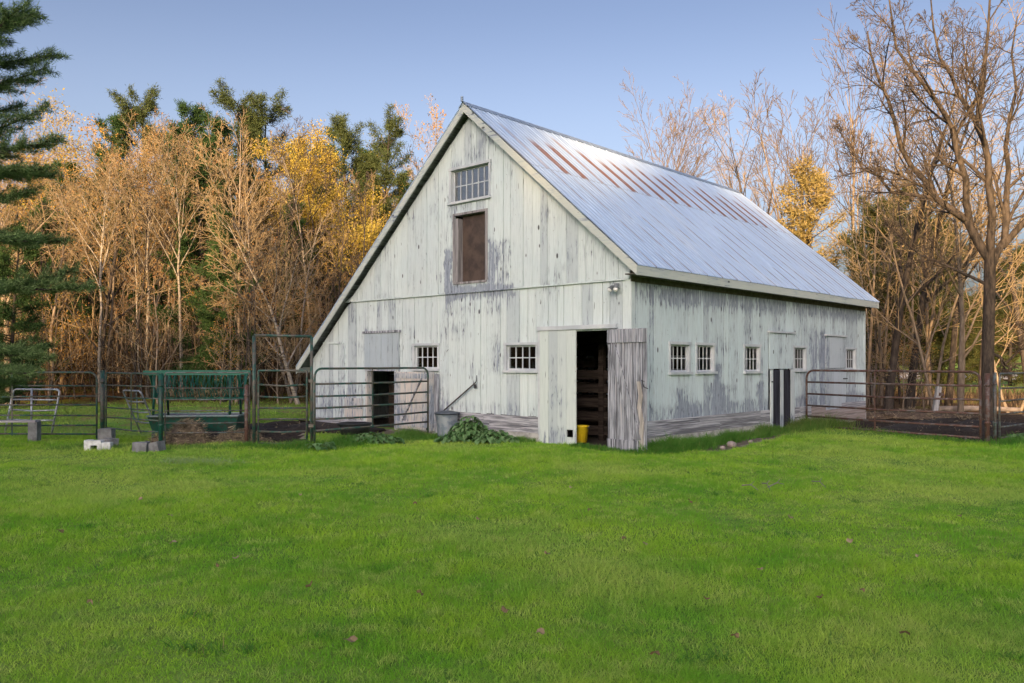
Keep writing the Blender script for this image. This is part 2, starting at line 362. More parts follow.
# ------------------------------------------------------------------ barn
RA, RZ = 4.27, 7.374            # ridge position and height (top of sheets)
KR = (7.374-3.4146)/(4.27+.3244); KL = (7.374-1.488)/(10.93-4.27)
def rz(u): return RZ - KR*(RA-u) if u < RA else RZ - KL*(u-RA)
def barn():
    g = rs(11)
    B = thing('barn', 'weathered white timber barn with blue-grey metal roof and open door', 'barn', (CX0, CY0, 0), TH)
    gz_zones = [(3.08, 3.75, 3.3, 4.3, .52, .03), (3.0, 5.15, 3.03, 3.34, .66, .03), (4.9, 5.15, 3.2, 4.25, .6, .03), (3.1, 5.0, 2.7, 3.05, .24, .3),
                (6.75, 8.2, 1.35, 2.45, .35, .05), (5.3, 5.9, .3, 1.4, .4, .2), (-.1, 10.6, -.3, .75, .28, .1), (8.2, 10.5, .2, 1.1, .4), (4.5, 5.0, 5.0, 6.2, .3), (9.0, 9.3, .1, 2.2, .4, .1)]
    sd_zones = [(2.9, 3.9, .35, 1.15, .44, .35), (1.45, 1.9, .35, 1.1, .32, .2), (-.1, 12.5, .3, .75, .38, .1), (-.1, 12.5, 2.8, 3.3, .34, .1), (8.25, 9.35, .5, 2.5, .26, .1), (5.2, 5.6, .4, 1.1, .45, .1), (3.2, 3.5, .6, 1.6, .5, .1)]
    Mg = paint_mat('peeling_paint_gable', 1, gz_zones)
    Ms = paint_mat('peeling_paint_side', 0, sd_zones, base=(.60,.72,.76), base2=(.70,.79,.81), wear=.06)
    Mtrim = paint_mat('peeling_trim', 2, [], wear=.05, base=(.52,.55,.50), base2=(.62,.63,.56), along='y')
    MtrimX = paint_mat('peeling_fascia', 2, [], wear=.05, base=(.52,.55,.50), base2=(.62,.63,.56), along='x')
    Mframe = plain('window_paint', (.60,.63,.65), .6, var=.2, sc=2.5, col2=(.46,.50,.54))
    Mgrey = wood_mat('grey_weathered_boards', (.05,.055,.075), (.54,.56,.62), (.50,.45,.43), 'z')
    MgreyY = wood_mat('grey_sill_boards', (.14,.145,.17), (.58,.58,.62), None, 'y')
    MgreyX = wood_mat('grey_sill_boards_long', (.14,.145,.17), (.58,.58,.62), None, 'x')
    Mwash = paint_mat('whitewash', 1, [], wear=.12, base=(.62,.52,.47), base2=(.72,.66,.60))
    Mblue = paint_mat('blue_grey_hatch', 1, [], wear=.04, base=(.36,.44,.52), base2=(.50,.57,.62))
    MblueS = paint_mat('pale_blue_hatch', 0, [], wear=.03, base=(.46,.53,.60), base2=(.58,.63,.68))
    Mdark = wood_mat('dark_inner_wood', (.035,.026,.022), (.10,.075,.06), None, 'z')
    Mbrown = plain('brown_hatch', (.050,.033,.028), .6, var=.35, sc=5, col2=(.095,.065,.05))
    Mfound = plain('foundation', (.50,.49,.46), .9, var=.4, sc=6, bump=.5)
    Mblk = plain('black_board', (.022,.022,.03), .6, var=.3)
    tg = NT('window_glass'); gl = tg.n('ShaderNodeBsdfGlossy'); gl.inputs['Roughness'].default_value = .03
    tr = tg.n('ShaderNodeBsdfTransparent'); tr.inputs[0].default_value = (.40,.41,.42,1)
    fr = tg.n('ShaderNodeFresnel'); fr.inputs[0].default_value = 1.5; mx = tg.n('ShaderNodeMixShader')
    gn = tg.noise(tg.obj(), 3, 2); tg.L(tg.bump(gn, .25, .02), gl.inputs['Normal'])
    tg.L(tg.M('MULTIPLY', fr.outputs[0], .4), mx.inputs[0]); tg.L(tr.outputs[0], mx.inputs[1]); tg.L(gl.outputs[0], mx.inputs[2]); tg.L(mx.outputs[0], tg.out.inputs[0])
    Mglass = tg.m

    def siding(b, a0, a1, zb, zt, ops, pt, d0, d1, br=(), w=(.17, .31)):
        marks = sorted(set([a0, a1, *br] + [q for o in ops for q in o[:2] if a0 < q < a1]))
        ed = []
        for m0, m1 in zip(marks[:-1], marks[1:]):
            x = m0; ed.append(m0)
            while m1-x > w[1]*1.25:
                x += g.uniform(*w); ed.append(x)
        ed.append(a1)
        for e0, e1 in zip(ed[:-1], ed[1:]):
            if e1-e0 < .02: continue
            gp = min(g.choice([.003, .004, .005, .008]), (e1-e0)*.1); l, r_ = e0+gp, e1-gp; mid = (l+r_)/2; rn = g.rand(); jit = g.uniform(-.005, .005)
            iv = [(zb, None)]
            for o in ops:
                if o[0] < mid < o[1]:
                    nv = []
                    for s0, s1 in iv:
                        top = 99 if s1 is None else s1
                        if o[2] >= top or o[3] <= s0: nv.append((s0, s1)); continue
                        if o[2] > s0+.02: nv.append((s0, o[2]))
                        if o[3] < top-.02: nv.append((o[3], s1))
                    iv = nv
            for s0, s1 in iv:
                tl = zt(l) if s1 is None else s1; tr_ = zt(r_) if s1 is None else s1
                b0 = s0 + (g.uniform(-.012, .012) if s0 == zb else 0)
                if tl <= b0+.01 and tr_ <= b0+.01: continue
                tl = max(tl, b0+.005); tr_ = max(tr_, b0+.005)
                b.hexa([pt(l, b0, d0+jit), pt(r_, b0, d0+jit), pt(r_, b0, d1), pt(l, b0, d1), pt(l, tl, d0+jit), pt(r_, tr_, d0+jit), pt(r_, tr_, d1), pt(l, tl, d1)], rn)
    gp_ = lambda a, z, d: (d, a, z)      # gable: a=u, depth outward = -x
    sp_ = lambda a, z, d: (a, d, z)      # side wall
    ztop = lambda u: rz(u) - .17
    # openings
    g_win = [(2.38, 3.22, 1.44, 1.97, 4, 2), (5.42, 6.24, 1.46, 2.0, 4, 2)]
    top_win = (3.72, 4.92, 5.27, 6.0, 6, 2)
    loft = (3.82, 4.80, 3.43, 5.0)
    dutch = (6.97, 8.05, -.3, 2.36)
    main = (.49, 2.22, -.3, 2.23)
    ops_lo = [(*w[:2], w[2], w[3]) for w in g_win] + [dutch, main]
    ops_hi = [top_win[:4], loft]
    b = MB()
    # front gable: lower courses then the lapped upper courses
    siding(b, 0.0, 2.27, -.05, lambda u: min(3.24, ztop(u)), [main], gp_, 0, .026)
    siding(b, 2.27, 5.35, .47, lambda u: 3.24, ops_lo, gp_, 0, .026)
    siding(b, 5.35, BW, .10, lambda u: min(3.24, ztop(u)), ops_lo, gp_, 0, .026, br=(9.12, 8.9))
    siding(b, -.0, BW, 3.20, ztop, ops_hi, gp_, -.034, -.004, br=(RA, 3.08, 5.14))
    b.box(-.048, .0, 0.02, 8.95, 3.175, 3.20, .2)                      # drip strip
    b.build('wall', Mg, B)
    b = MB()
    s_win = [(1.40, 2.12, 1.41, 1.97), (2.45, 3.16, 1.41, 1.97), (4.62, 5.36, 1.40, 1.97), (7.30, 8.02, 1.42, 1.98), (10.86, 11.55, 1.42, 1.98)]
    siding(b, 0, BL, .45, lambda v: 3.26, s_win + [(5.85, 7.22, -.3, 2.36), (9.32, 10.76, .3, 2.38)], sp_, 0, .026)
    b.build('wall', Ms, B)
    b = MB()
    siding(b, 0, BW, -.1, ztop, [], gp_, BL, BL-.026, br=(RA,)); siding(b, 0, BL, -.1, lambda v: rz(BW)-.17, [], sp_, BW, BW-.026, br=())
    b.build('wall', Mg, B)
    # sill boards
    for q4 in [(-.022, .02, 2.28, 3.9, .30, .465), (-.020, .02, 3.91, 5.3, .304, .465), (-.022, .02, 2.28, 3.72, .125, .296), (-.020, .02, 3.73, 5.3, .129, .296), (-.03, .02, 5.44, 6.88, -.05, .1), (-.03, .02, 8.14, BW, -.05, .1)]:
        b = MB(); b.box(*q4, g.rand()); b.build('sill_board', MgreyY, B)
    for z0, z1 in ((.30, .458), (.13, .296)):
        x = .02
        while x < BL:
            x1 = min(BL, x+g.uniform(2.2, 3.6)); b = MB(); b.box(x, x1-.006, -.022-g.rand()*.006, .02, z0, z1, g.rand()); b.build('sill_board', MgreyX, B); x = x1
    b = MB()
    b.box(-.03, .25, 2.28, 6.9, -.5, .122, .3); b.box(-.03, .25, 8.1, BW, -.5, -.055, .3); b.box(.0, BL, -.035, .25, -.5, .126, .3); b.box(BL-.25, BL, .25, BW, -.5, -.12); b.box(.25, BL-.25, BW-.25, BW, -.5, -.12)
    b.build('foundation', Mfound, B)
    # corner boards
    for bx4 in ((-.052, -.035, -.004, .14, 3.2, 3.34, .2), (-.02, 0, -.02, .13, -.12, 3.19, .3), (0.003, .1, -.02, -.004, .46, 3.18, .7), (BL-.12, BL, -.02, -.004, .4, 3.2, .6)):
        b = MB(); b.box(*bx4); b.build('corner_board', Mg, B)
    # frame, posts and rafters inside
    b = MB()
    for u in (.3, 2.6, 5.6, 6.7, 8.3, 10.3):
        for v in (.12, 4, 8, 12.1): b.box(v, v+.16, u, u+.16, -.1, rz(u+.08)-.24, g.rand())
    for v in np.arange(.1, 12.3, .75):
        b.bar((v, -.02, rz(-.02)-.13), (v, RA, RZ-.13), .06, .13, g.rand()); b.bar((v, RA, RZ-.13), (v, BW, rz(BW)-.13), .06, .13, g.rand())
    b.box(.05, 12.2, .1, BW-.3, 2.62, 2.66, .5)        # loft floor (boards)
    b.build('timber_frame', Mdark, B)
    # partitions seen through the open doors
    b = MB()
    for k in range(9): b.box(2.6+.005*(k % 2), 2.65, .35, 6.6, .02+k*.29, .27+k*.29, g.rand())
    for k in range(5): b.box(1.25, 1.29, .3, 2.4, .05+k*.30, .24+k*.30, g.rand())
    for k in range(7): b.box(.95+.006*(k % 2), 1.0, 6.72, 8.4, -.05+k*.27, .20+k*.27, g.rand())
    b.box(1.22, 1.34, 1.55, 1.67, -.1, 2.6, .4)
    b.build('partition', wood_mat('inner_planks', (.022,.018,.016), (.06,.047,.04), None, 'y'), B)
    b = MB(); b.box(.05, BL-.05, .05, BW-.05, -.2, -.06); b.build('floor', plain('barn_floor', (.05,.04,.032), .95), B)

    # ---- roof
    def slope(name, u0, u1, mats):
        b = MB(); v0, v1 = -.277, BL+.272
        prof = []; v = v0
        while v < v1-.05:
            for dv, h in ((0, .016), (.022, 0), (.15, 0), (.163, .008), (.176, 0), (.303, 0), (.325, .016), (.347, 0), (.475, 0), (.488, .008), (.50, 0), (.628, 0)):
                if v+dv < v1: prof.append((v+dv, h))
            v += .65
        prof.append((v1, 0.016)); prof = np.array(prof); nu = 15
        us = np.linspace(u0, u1, nu); nrm = norm((0, -1 if u0 < RA else 1, 1/ (KR if u0 < RA else KL)))
        nrm = norm((0, (-KR if u0 < RA else KL), 1))
        V = []
        for q, u in enumerate(us):
            z = rz(u); lap = .006 if abs(u-RA) < .42*abs(u0-RA) else 0
            wv = .006*np.sin(prof[:, 0]*1.7+q)*.5
            V.append(np.stack([prof[:, 0], u + nrm[1]*(prof[:, 1]+lap), z + nrm[2]*(prof[:, 1]+lap) + wv], -1))
        V = np.array(V); n = len(prof); i = np.arange(nu-1)[:, None]*n; j = np.arange(n-1)[None]
        F = np.stack([i+j, i+j+1, i+n+j+1, i+n+j], -1).reshape(-1, 4)
        b.add(V.reshape(-1, 3), F if u0 < RA else F[:, ::-1])
        # underside sheet closes the thickness
        V2 = V.copy(); V2[:, :, 2] -= .012; b.add(V2.reshape(-1, 3), F[:, ::-1] if u0 < RA else F)
        return b.build(name, mats, B)
    t = NT('metal_roof'); p = t.obj(); X = t.xyz(p)
    q = t.M('DIVIDE', t.M('ADD', X[0], .277), .65); fr_ = t.M('FRACT', t.M('ADD', q, .5)); ix = t.M('FLOOR', t.M('ADD', q, .5))
    wn = t.n('ShaderNodeTexWhiteNoise', noise_dimensions='1D'); t.L(ix, wn.inputs['W']); rr = wn.outputs['Value']
    dist = t.M('ABSOLUTE', t.M('SUBTRACT', fr_, .5))             # 0 at the sheet seam
    along = t.M('DIVIDE', t.M('SUBTRACT', RA, X[1]), 4.6)        # 0 ridge, 1 eave
    nz = t.noise(t.V('MULTIPLY', p, (7, 1.2, 1.2)), 1, 4, .6); n2 = t.noise(t.V('MULTIPLY', p, (25, 5, 5)), 1, 3)
    wd = t.M('ADD', t.M('ADD', .085, t.M('MULTIPLY', rr, .12)), t.M('MULTIPLY', t.M('SUBTRACT', t.noise(t.V('MULTIPLY', p, (3, 1.5, 1.5)), 1, 4), .5), .16))
    s1 = t.ss(t.M('ADD', dist, t.M('MULTIPLY', t.M('SUBTRACT', nz, .5), .05)), t.M('ADD', wd, .03), t.M('SUBTRACT', wd, .02))
    rng = t.M('MULTIPLY', t.ss(along, t.M('ADD', .06, t.M('MULTIPLY', rr, .1)), t.M('ADD', .13, t.M('MULTIPLY', rr, .12))), t.ss(along, .425, .415))
    rng = t.M('MULTIPLY', rng, t.M('MULTIPLY', t.ss(X[0], .1, 1.2, .4, 1), t.ss(X[0], 12.4, 11, .3, 1)))
    rng = t.M('MULTIPLY', rng, t.ss(rr, .0, .2, .75, 1))
    rust = t.M('MULTIPLY', t.M('MULTIPLY', s1, rng), t.M('MULTIPLY', t.ss(n2, .2, .5, .6, 1), t.ss(t.noise(t.V('MULTIPLY', p, (2.2, .9, .9)), 1, 4), .25, .45, .5, 1)))
    edge = t.M('MULTIPLY', t.ss(t.M('ADD', dist, t.M('MULTIPLY', n2, .02)), .045, .02), t.ss(t.noise(t.V('MULTIPLY', p, (3, .8, .8)), 1, 3), .38, .56, 0, .95))
    edge = t.M('MULTIPLY', edge, t.ss(along, .40, .43))
    base = t.mix(t.ss(nz, .3, .7), (.45,.58,.78), (.55,.68,.86)); base = t.mix(t.M('MULTIPLY', rr, .25), base, (.50,.58,.70))
    base = t.mix(t.ss(t.noise(t.V('MULTIPLY', p, (1.5, .5, .5)), 1, 3), .5, .75, 0, .35), base, (.68,.72,.78))
    col = t.mix(rust, base, t.mix(n2, (.14,.062,.05), (.30,.15,.115))); col = t.mix(edge, col, (.20,.17,.19))
    lapl = t.M('MULTIPLY', t.ss(along, .417, .421), t.ss(along, .427, .423)); col = t.mix(t.M('MULTIPLY', lapl, .5), col, (.2,.22,.26))
    fr2 = t.M('FRACT', q); seam2 = t.ss(t.M('ABSOLUTE', t.M('SUBTRACT', fr2, .5)), .03, .012, 0, .35); col = t.mix(seam2, col, (.27,.31,.38))
    t.bsdf(col, t.mix(rust, (.48,)*3, (.85,)*3), t.M('MULTIPLY', t.M('SUBTRACT', 1, rust), .12), spec=.4)
    Mroof = t.m
    slope('roof_sheet', -.3244, RA, Mroof); slope('roof_sheet', 10.93, RA, Mroof)
    b = MB()
    for sg, k in ((-1, KR), (1, KL)):
        b.hexa([(-.30, RA, RZ+.018), (BL+.30, RA, RZ+.018), (BL+.30, RA+sg*.13, RZ+.018-k*.13), (-.30, RA+sg*.13, RZ+.018-k*.13), (-.30, RA, RZ+.036), (BL+.30, RA, RZ+.036), (BL+.30, RA+sg*.14, RZ+.036-k*.14), (-.30, RA+sg*.14, RZ+.036-k*.14)])
    
    b.tube([(-.32, RA, RZ+.02), (-.32, RA, RZ+.13)], .03, 8)
    b.build('ridge_cap', plain('ridge_metal', (.30,.38,.50), .5, .1), B)
    # deck below the sheets, rake boards, fascia
    b = MB()
    for u0, u1 in ((-.30, RA), (RA, 10.90)):
        n = 18
        for k in range(n):
            a = u0+(u1-u0)*k/n; c = u0+(u1-u0)*(k+1)/n - .004
            b.hexa([(-.25, a, rz(a)-.045), (BL+.25, a, rz(a)-.045), (BL+.25, c, rz(c)-.045), (-.25, c, rz(c)-.045), (-.25, a, rz(a)-.02), (BL+.25, a, rz(a)-.02), (BL+.25, c, rz(c)-.02), (-.25, c, rz(c)-.02)], g.rand())
    b.build('roof_deck', wood_mat('roof_boards', (.12,.13,.12), (.25,.27,.26), None, 'x'), B)
    for xa, xb in ((-.275, -.245), (BL+.245, BL+.275)):
        for u0, u1 in ((-.315, RA), (RA, 10.92)):
            b = MB(); h = .185
            b.hexa([(xa, u0, rz(u0)-.02-h), (xb, u0, rz(u0)-.02-h), (xb, u1, rz(u1)-.02-h), (xa, u1, rz(u1)-.02-h), (xa, u0, rz(u0)-.02), (xb, u0, rz(u0)-.02), (xb, u1, rz(u1)-.02), (xa, u1, rz(u1)-.02)], .3)
            b.build('rake_board', Mtrim, B)
    b = MB(); z = rz(-.32)
    b.box(-.245, BL+.245, -.318, -.29, z-.19, z-.015, .4); b.build('fascia', MtrimX, B)
    b = MB(); b.box(-.245, BL+.245, -.288, -.03, z-.17, z-.15, .4); b.box(-.02, BL, -.025, -.004, 3.14, z-.172, .4); b.build('soffit', plain('soffit_wood', (.13,.12,.10), .9, var=.4), B)
    b = MB(); z = rz(10.92); b.box(-.245, BL+.245, 10.895, 10.92, z-.17, z-.02, .4); b.build('fascia', MtrimX, B)

    # ---- windows
    def window(a0, a1, z0, z1, nc, nr, pt, sgn=1, hood=True):
        w = .045
        fr = MB()
        def bx(b, A0, A1, Z0, Z1, d0, d1, rn=.5):
            b.hexa([pt(A0, Z0, d0), pt(A1, Z0, d0), pt(A1, Z0, d1), pt(A0, Z0, d1), pt(A0, Z1, d0), pt(A1, Z1, d0), pt(A1, Z1, d1), pt(A0, Z1, d1)], rn)
        o0 = -.018
        if hood is not True: o0 = hood
        bx(fr, a0-.06, a0, z0, z1+.0, o0, .09); bx(fr, a1, a1+.06, z0, z1, o0, .09); bx(fr, a0-.075, a1+.075, z1+.001, z1+.06, o0-.012, .09)
        f = fr.build('window', Mframe, B)
        s = MB(); bx(s, a0-.08, a1+.08, z0-.055, z0-.001, o0-.045, .088); s.build('sill', Mframe, f)
        s = MB(); dd = .045; e = .035
        bx(s, a0+.002, a0+e, z0, z1-.001, dd, dd+.03); bx(s, a1-e, a1-.002, z0, z1-.001, dd, dd+.03); bx(s, a0+e+.001, a1-e-.001, z0, z0+e, dd, dd+.03); bx(s, a0+e+.001, a1-e-.001, z1-e, z1-.002, dd, dd+.03)
        for k in range(1, nc):
            a = a0+e+(a1-a0-2*e)*k/nc; bx(s, a-.011, a+.011, z0+e, z1-e, dd+.002, dd+.026)
        for k in range(1, nr):
            z = z0+e+(z1-z0-2*e)*k/nr; bx(s, a0+e, a1-e, z-.011, z+.011, dd+.004, dd+.024)
        s.build('sash', Mframe, f)
        s = MB(); s.add([pt(a0+e, z0+e, dd+.015), pt(a1-e, z0+e, dd+.015), pt(a1-e, z1-e, dd+.015), pt(a0+e, z1-e, dd+.015)], [(0,1,2,3)]); s.build('pane', Mglass, f)
        return f
    for w in g_win: window(*w, gp_)
    window(*top_win, gp_, hood=-.05)
    for w in s_win: window(*w, 4, 2, sp_)
    # ---- loft opening
    b = MB(); b.box(-.05, .16, 4.68, 4.80, 3.43, 4.88, .9); b.box(-.05, .16, 3.822, 4.80, 4.95, 5.0, .5); b.box(-.055, .16, 3.78, 4.84, 3.38, 3.43, .5); b.box(-.052, -.036, 3.75, 3.818, 3.43, 5.0, .5); b.box(-.052, -.036, 4.802, 4.86, 3.43, 5.0, .5)
    lf = b.build('loft_frame', wood_mat('loft_frame_wood', (.20,.19,.21), (.40,.38,.38), None, 'z'), B)
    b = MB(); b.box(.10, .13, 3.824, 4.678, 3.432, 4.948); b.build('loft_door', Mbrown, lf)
    # ---- dutch door on the gable
    b = MB()
    e = np.linspace(6.80, 8.16, 7)
    for k in range(6): b.box(-.030-.003*(k % 2), -.006, e[k]+.003, e[k+1]-.003, 1.43, 2.34, g.rand())
    ud = b.build('upper_door', Mblue, B); b = MB(); b.box(-.06, -.004, 6.74, 8.22, 2.345, 2.40, .4); b.build('lintel', Mgrey, ud)
    b = MB(); e = np.linspace(5.50, 6.93, 8)
    for k in range(7): b.box(-.055-.003*(k % 2), -.03, e[k]+.003, e[k+1]-.003, .0, 1.38, g.rand())
    b.box(-.078, -.06, 5.52, 6.91, 1.22, 1.34, .8); b.box(-.078, -.06, 5.52, 6.91, .06, .18, .6)
    ld = b.build('lower_door', Mwash, B); b = MB(); b.bar((-.072, 6.6, .2), (-.072, 5.9, 1.22), .02, .07, .2, up=(1,0,0)); b.build('brace', Mgrey, ld)
    b = MB(); b.box(-.03, .12, 6.90, 6.968, -.1, 1.40, .3); b.box(-.03, .12, 8.052, 8.12, -.1, 1.40, .4); b.box(-.034, .12, 6.90, 8.12, 1.392, 1.425, .8); b.build('door_frame', Mwash, B)
    # faint blocked up door
    b = MB(); b.box(-.03, -.001, 9.02, 9.10, .12, 2.12, .3); b.box(-.03, -.001, 9.105, 10.0, 2.10, 2.16, .4); b.build('batten', Mg, B)
    b = MB()
    for k in range(2): b.box(-.045, -.008, 8.25, 9.0, .14+k*.28, .40+k*.28, g.rand())
    b.build('patch_board', Mwash, B)
    b = MB(); b.box(-.10, -.02, 5.34, 5.43, -.1, 1.33, .5); b.build('gate_post', Mgrey, B)
    # ---- main double door
    b = MB(); e = np.linspace(1.285, 2.235, 5)
    for k in range(4):
        if k == 0:       # little cat hole cut near the free edge
            b.box(-.05, -.022, e[0]+.002, e[1]-.002, .25, 2.25, .2); b.box(-.05, -.022, e[0]+.002, e[1]-.002, -.10, .10, .2); b.box(-.05, -.022, e[0]+.002, 1.36, .1, .25, .2)
        elif k == 1: b.box(-.052, -.022, e[1]+.002, e[2]-.002, -.09, 2.26, .7)
        else: b.box(-.05-.003*(k % 2), -.022, e[k]+.002, e[k+1]-.002, -.09, 2.255, g.rand())
    Md = paint_mat('door_paint', 1, [(1.2, 2.3, -.2, .3, .4)], base=(.60,.68,.66), base2=(.70,.75,.71), wear=-.02)
    d = b.build('door', Md, B)
    b = MB(); b.box(-.021, .0, 1.29, 2.23, .26, .40); b.build('ledge', Mdark, d); b = MB(); b.box(-.021, .0, 1.29, 2.23, 1.9, 2.05); b.build('ledge', Mdark, d)
    b = MB(); b.box(-.075, -.0, .30, 2.30, 2.262, 2.345, .5); b.box(-.03, .0, 2.236, 2.30, -.1, 2.26, .3); b.build('door_head', Mframe, B)
    b = MB(); b.box(.03, .12, .42, .488, -.1, 2.23, .3); b.build('door_jamb', Mframe, B)
    # open leaf folded back past the corner
    hx, hu = -.07, .47; b = MB()
    def lp(a, z, dpt):       # a = distance from hinge
        return (hx - a*.055 - dpt, hu - a, z)
    def lbox(A0, A1, Z0, Z1, D0, D1, rn): b.hexa([lp(A0,Z0,D0), lp(A1,Z0,D0), lp(A1,Z0,D1), lp(A0,Z0,D1), lp(A0,Z1,D0), lp(A1,Z1,D0), lp(A1,Z1,D1), lp(A0,Z1,D1)], rn)
    e = [0, .21, .40, .60, .76, .92]
    for k in range(5):
        lbox(e[k]+.006, e[k+1]-.006, -.13 + (.02 if k == 4 else 0), 2.24, .0, .025, g.rand())
    lf = b.build('door', Mgrey, B)
    b = MB(); lbox(.0, .90, 1.98, 2.23, .028, .055, .9); b.build('ledge', Mgrey, lf)
    b = MB(); lbox(.0, .74, -.12, .14, .028, .055, .3); b.build('ledge', Mgrey, lf)
    b = MB()
    P0, P1 = (.10, 1.95), (.72, .16); w = .09
    q = [(P0[0]-w, P0[1]), (P1[0]-w, P1[1]), (P1[0]+w, P1[1]), (P0[0]+w, P0[1])]
    b.hexa([lp(q[0][0],q[0][1],.028), lp(q[1][0],q[1][1],.028), lp(q[2][0],q[2][1],.028), lp(q[3][0],q[3][1],.028)] + [lp(x, z, .052) for x, z in q], .6); b.build('brace', Mgrey, lf)
    b = MB(); pts = [(.74, 1.25), (.79, 1.0), (.76, .75), (.82, .5), (.80, .2), (.83, -.13)]
    for k in range(5):
        (a_, z_), (c_, y_) = pts[k], pts[k+1]; b.hexa([lp(c_-.045, y_, .03), lp(c_+.04, y_, .03), lp(c_+.04, y_, .05), lp(c_-.045, y_, .05), lp(a_-.04, z_, .03), lp(a_+.045, z_, .03), lp(a_+.045, z_, .05), lp(a_-.04, z_, .05)], .95)
    b.build('patch_board', wood_mat('pale_split_board', (.42,.38,.34), (.62,.58,.54), None, 'z'), lf)
    b = MB(); b.tube([lp(.88, 1.25, .05), lp(.84, 1.28, .08), lp(.90, 1.15, .09), lp(.95, 1.12, .03)], .009, 6); b.build('rope', Mblk, lf)
    # ---- side wall doors
    for (v0, v1, low) in ((5.85, 7.20, -.12), (9.32, 10.74, .32)):
        e = np.linspace(v0, v1, 6); b = MB()
        for k in range(5): b.box(e[k]+.003, e[k+1]-.003, -.03-.003*(k % 2), -.004, 1.45, 2.32, g.rand())
        ud = b.build('upper_door', MblueS if v0 > 8 else Ms, B)
        b = MB(); b.box(v0-.06, v1+.06, -.075, -.001, 2.33, 2.375, .4); b.build('lintel', Mframe, ud)
        if v0 < 8:
            b = MB(); b.box(5.86, 5.98, -.06, -.034, low, 1.43, .2); b.box(6.38, 6.56, -.062, -.034, low, 1.43, .9); b.box(6.98, 7.22, -.06, -.034, low, 1.43, .5)
            ld = b.build('lower_door', paint_mat('stable_door_paint', 0, [(5.8, 7.3, -.2, .3, .5)], base=(.58,.64,.66), base2=(.70,.73,.74)), B)
            b = MB(); b.box(5.985, 6.375, -.056, -.034, low+.02, 1.42); b.box(6.565, 6.975, -.056, -.034, low+.02, 1.42); b.build('dark_panel', wood_mat('worn_dark_boards', (.018,.018,.026), (.055,.055,.075), (.16,.16,.20)), ld)
            b = MB(); b.box(5.88, 6.02, -.07, -.062, 1.12, 1.15); b.build('hinge', Mblk, ld)
        else:
            b = MB()
            for k in range(5): b.box(e[k]+.003, e[k+1]-.003, -.025-.003*(k % 2), -.004, low, 1.43, g.rand())
            ld = b.build('lower_door', MblueS, B); b = MB(); b.box(10.55, 10.85, -.045, -.03, 1.13, 1.16); b.build('latch', Mblk, ld)
    b = MB(); b.box(8.35, 9.28, -.038, -.024, -.1, .44, .3); b.box(9.3, 12.3, -.038, -.024, -.1, .30, .6); b.build('patch_board', wood_mat('faded_pink_boards', (.30,.24,.22), (.46,.40,.38), None, 'x'), B)
    # ---- floodlight
    b = MB(); b.box(-.075, -.036, .24, .34, 3.02, 3.12); fl = b.build('floodlight', plain('light_housing', (.25,.27,.29), .5, .4), B)
    for a in (-.05, .05):
        b = MB(); P = np.array([(-.08, .29, 3.07), (-.13, .29+a, 3.05), (-.19, .29+a*1.4, 2.99)]); b.tube(P, [.018, .035, .055], 12); b.build('lamp_head', plain('lamp_head', (.30,.32,.34), .4, .5), fl)
        b = MB(); b.tube([P[2]+(-.001,0,-.001), P[2]+(-.02, a*.1, -.022)], [.05, .03], 12); b.build('bulb', plain('bulb_glass', (.8,.8,.8), .1, var=.05), fl)
    # climb of grime: hook by the dutch hatch
    b = MB(); b.tube([(-.05, 5.0, 1.9), (-.09, 5.0, 1.88), (-.10, 5.0, 1.84)], .006, 6); b.build('hook', Mblk, B)
    return B
barn()

# ------------------------------------------------------------------ pens
def pipe_mat(name, c, c2, rough=.5, metal=.2, th=.5):
    t = NT(name); p = t.obj(); n = t.noise(p, 5, 4, .7); n2 = t.noise(p, 30, 3)
    col = t.mix(t.ss(t.M('ADD', n, t.M('MULTIPLY', n2, .15)), th, th+.12), c, c2)
    t.bsdf(col, rough, metal); return t.m
Mgreen = pipe_mat('dull_green_pipe', (.025,.085,.07), (.11,.10,.085), th=.5)
Mgreen2 = pipe_mat('bright_green_pipe', (.010,.090,.065), (.035,.05,.04), th=.52)
Mgreyg = pipe_mat('grey_green_pipe', (.12,.155,.155), (.09,.07,.06), th=.5)
Mrust = pipe_mat('rusty_pipe', (.10,.05,.038), (.13,.11,.105), .7, .1, .55)
Msilver = pipe_mat('galvanised_pipe', (.36,.40,.46), (.25,.26,.28), .4, .5)
Mconc = plain('concrete', (.23,.235,.25), .9, var=.45, sc=7, bump=.5)
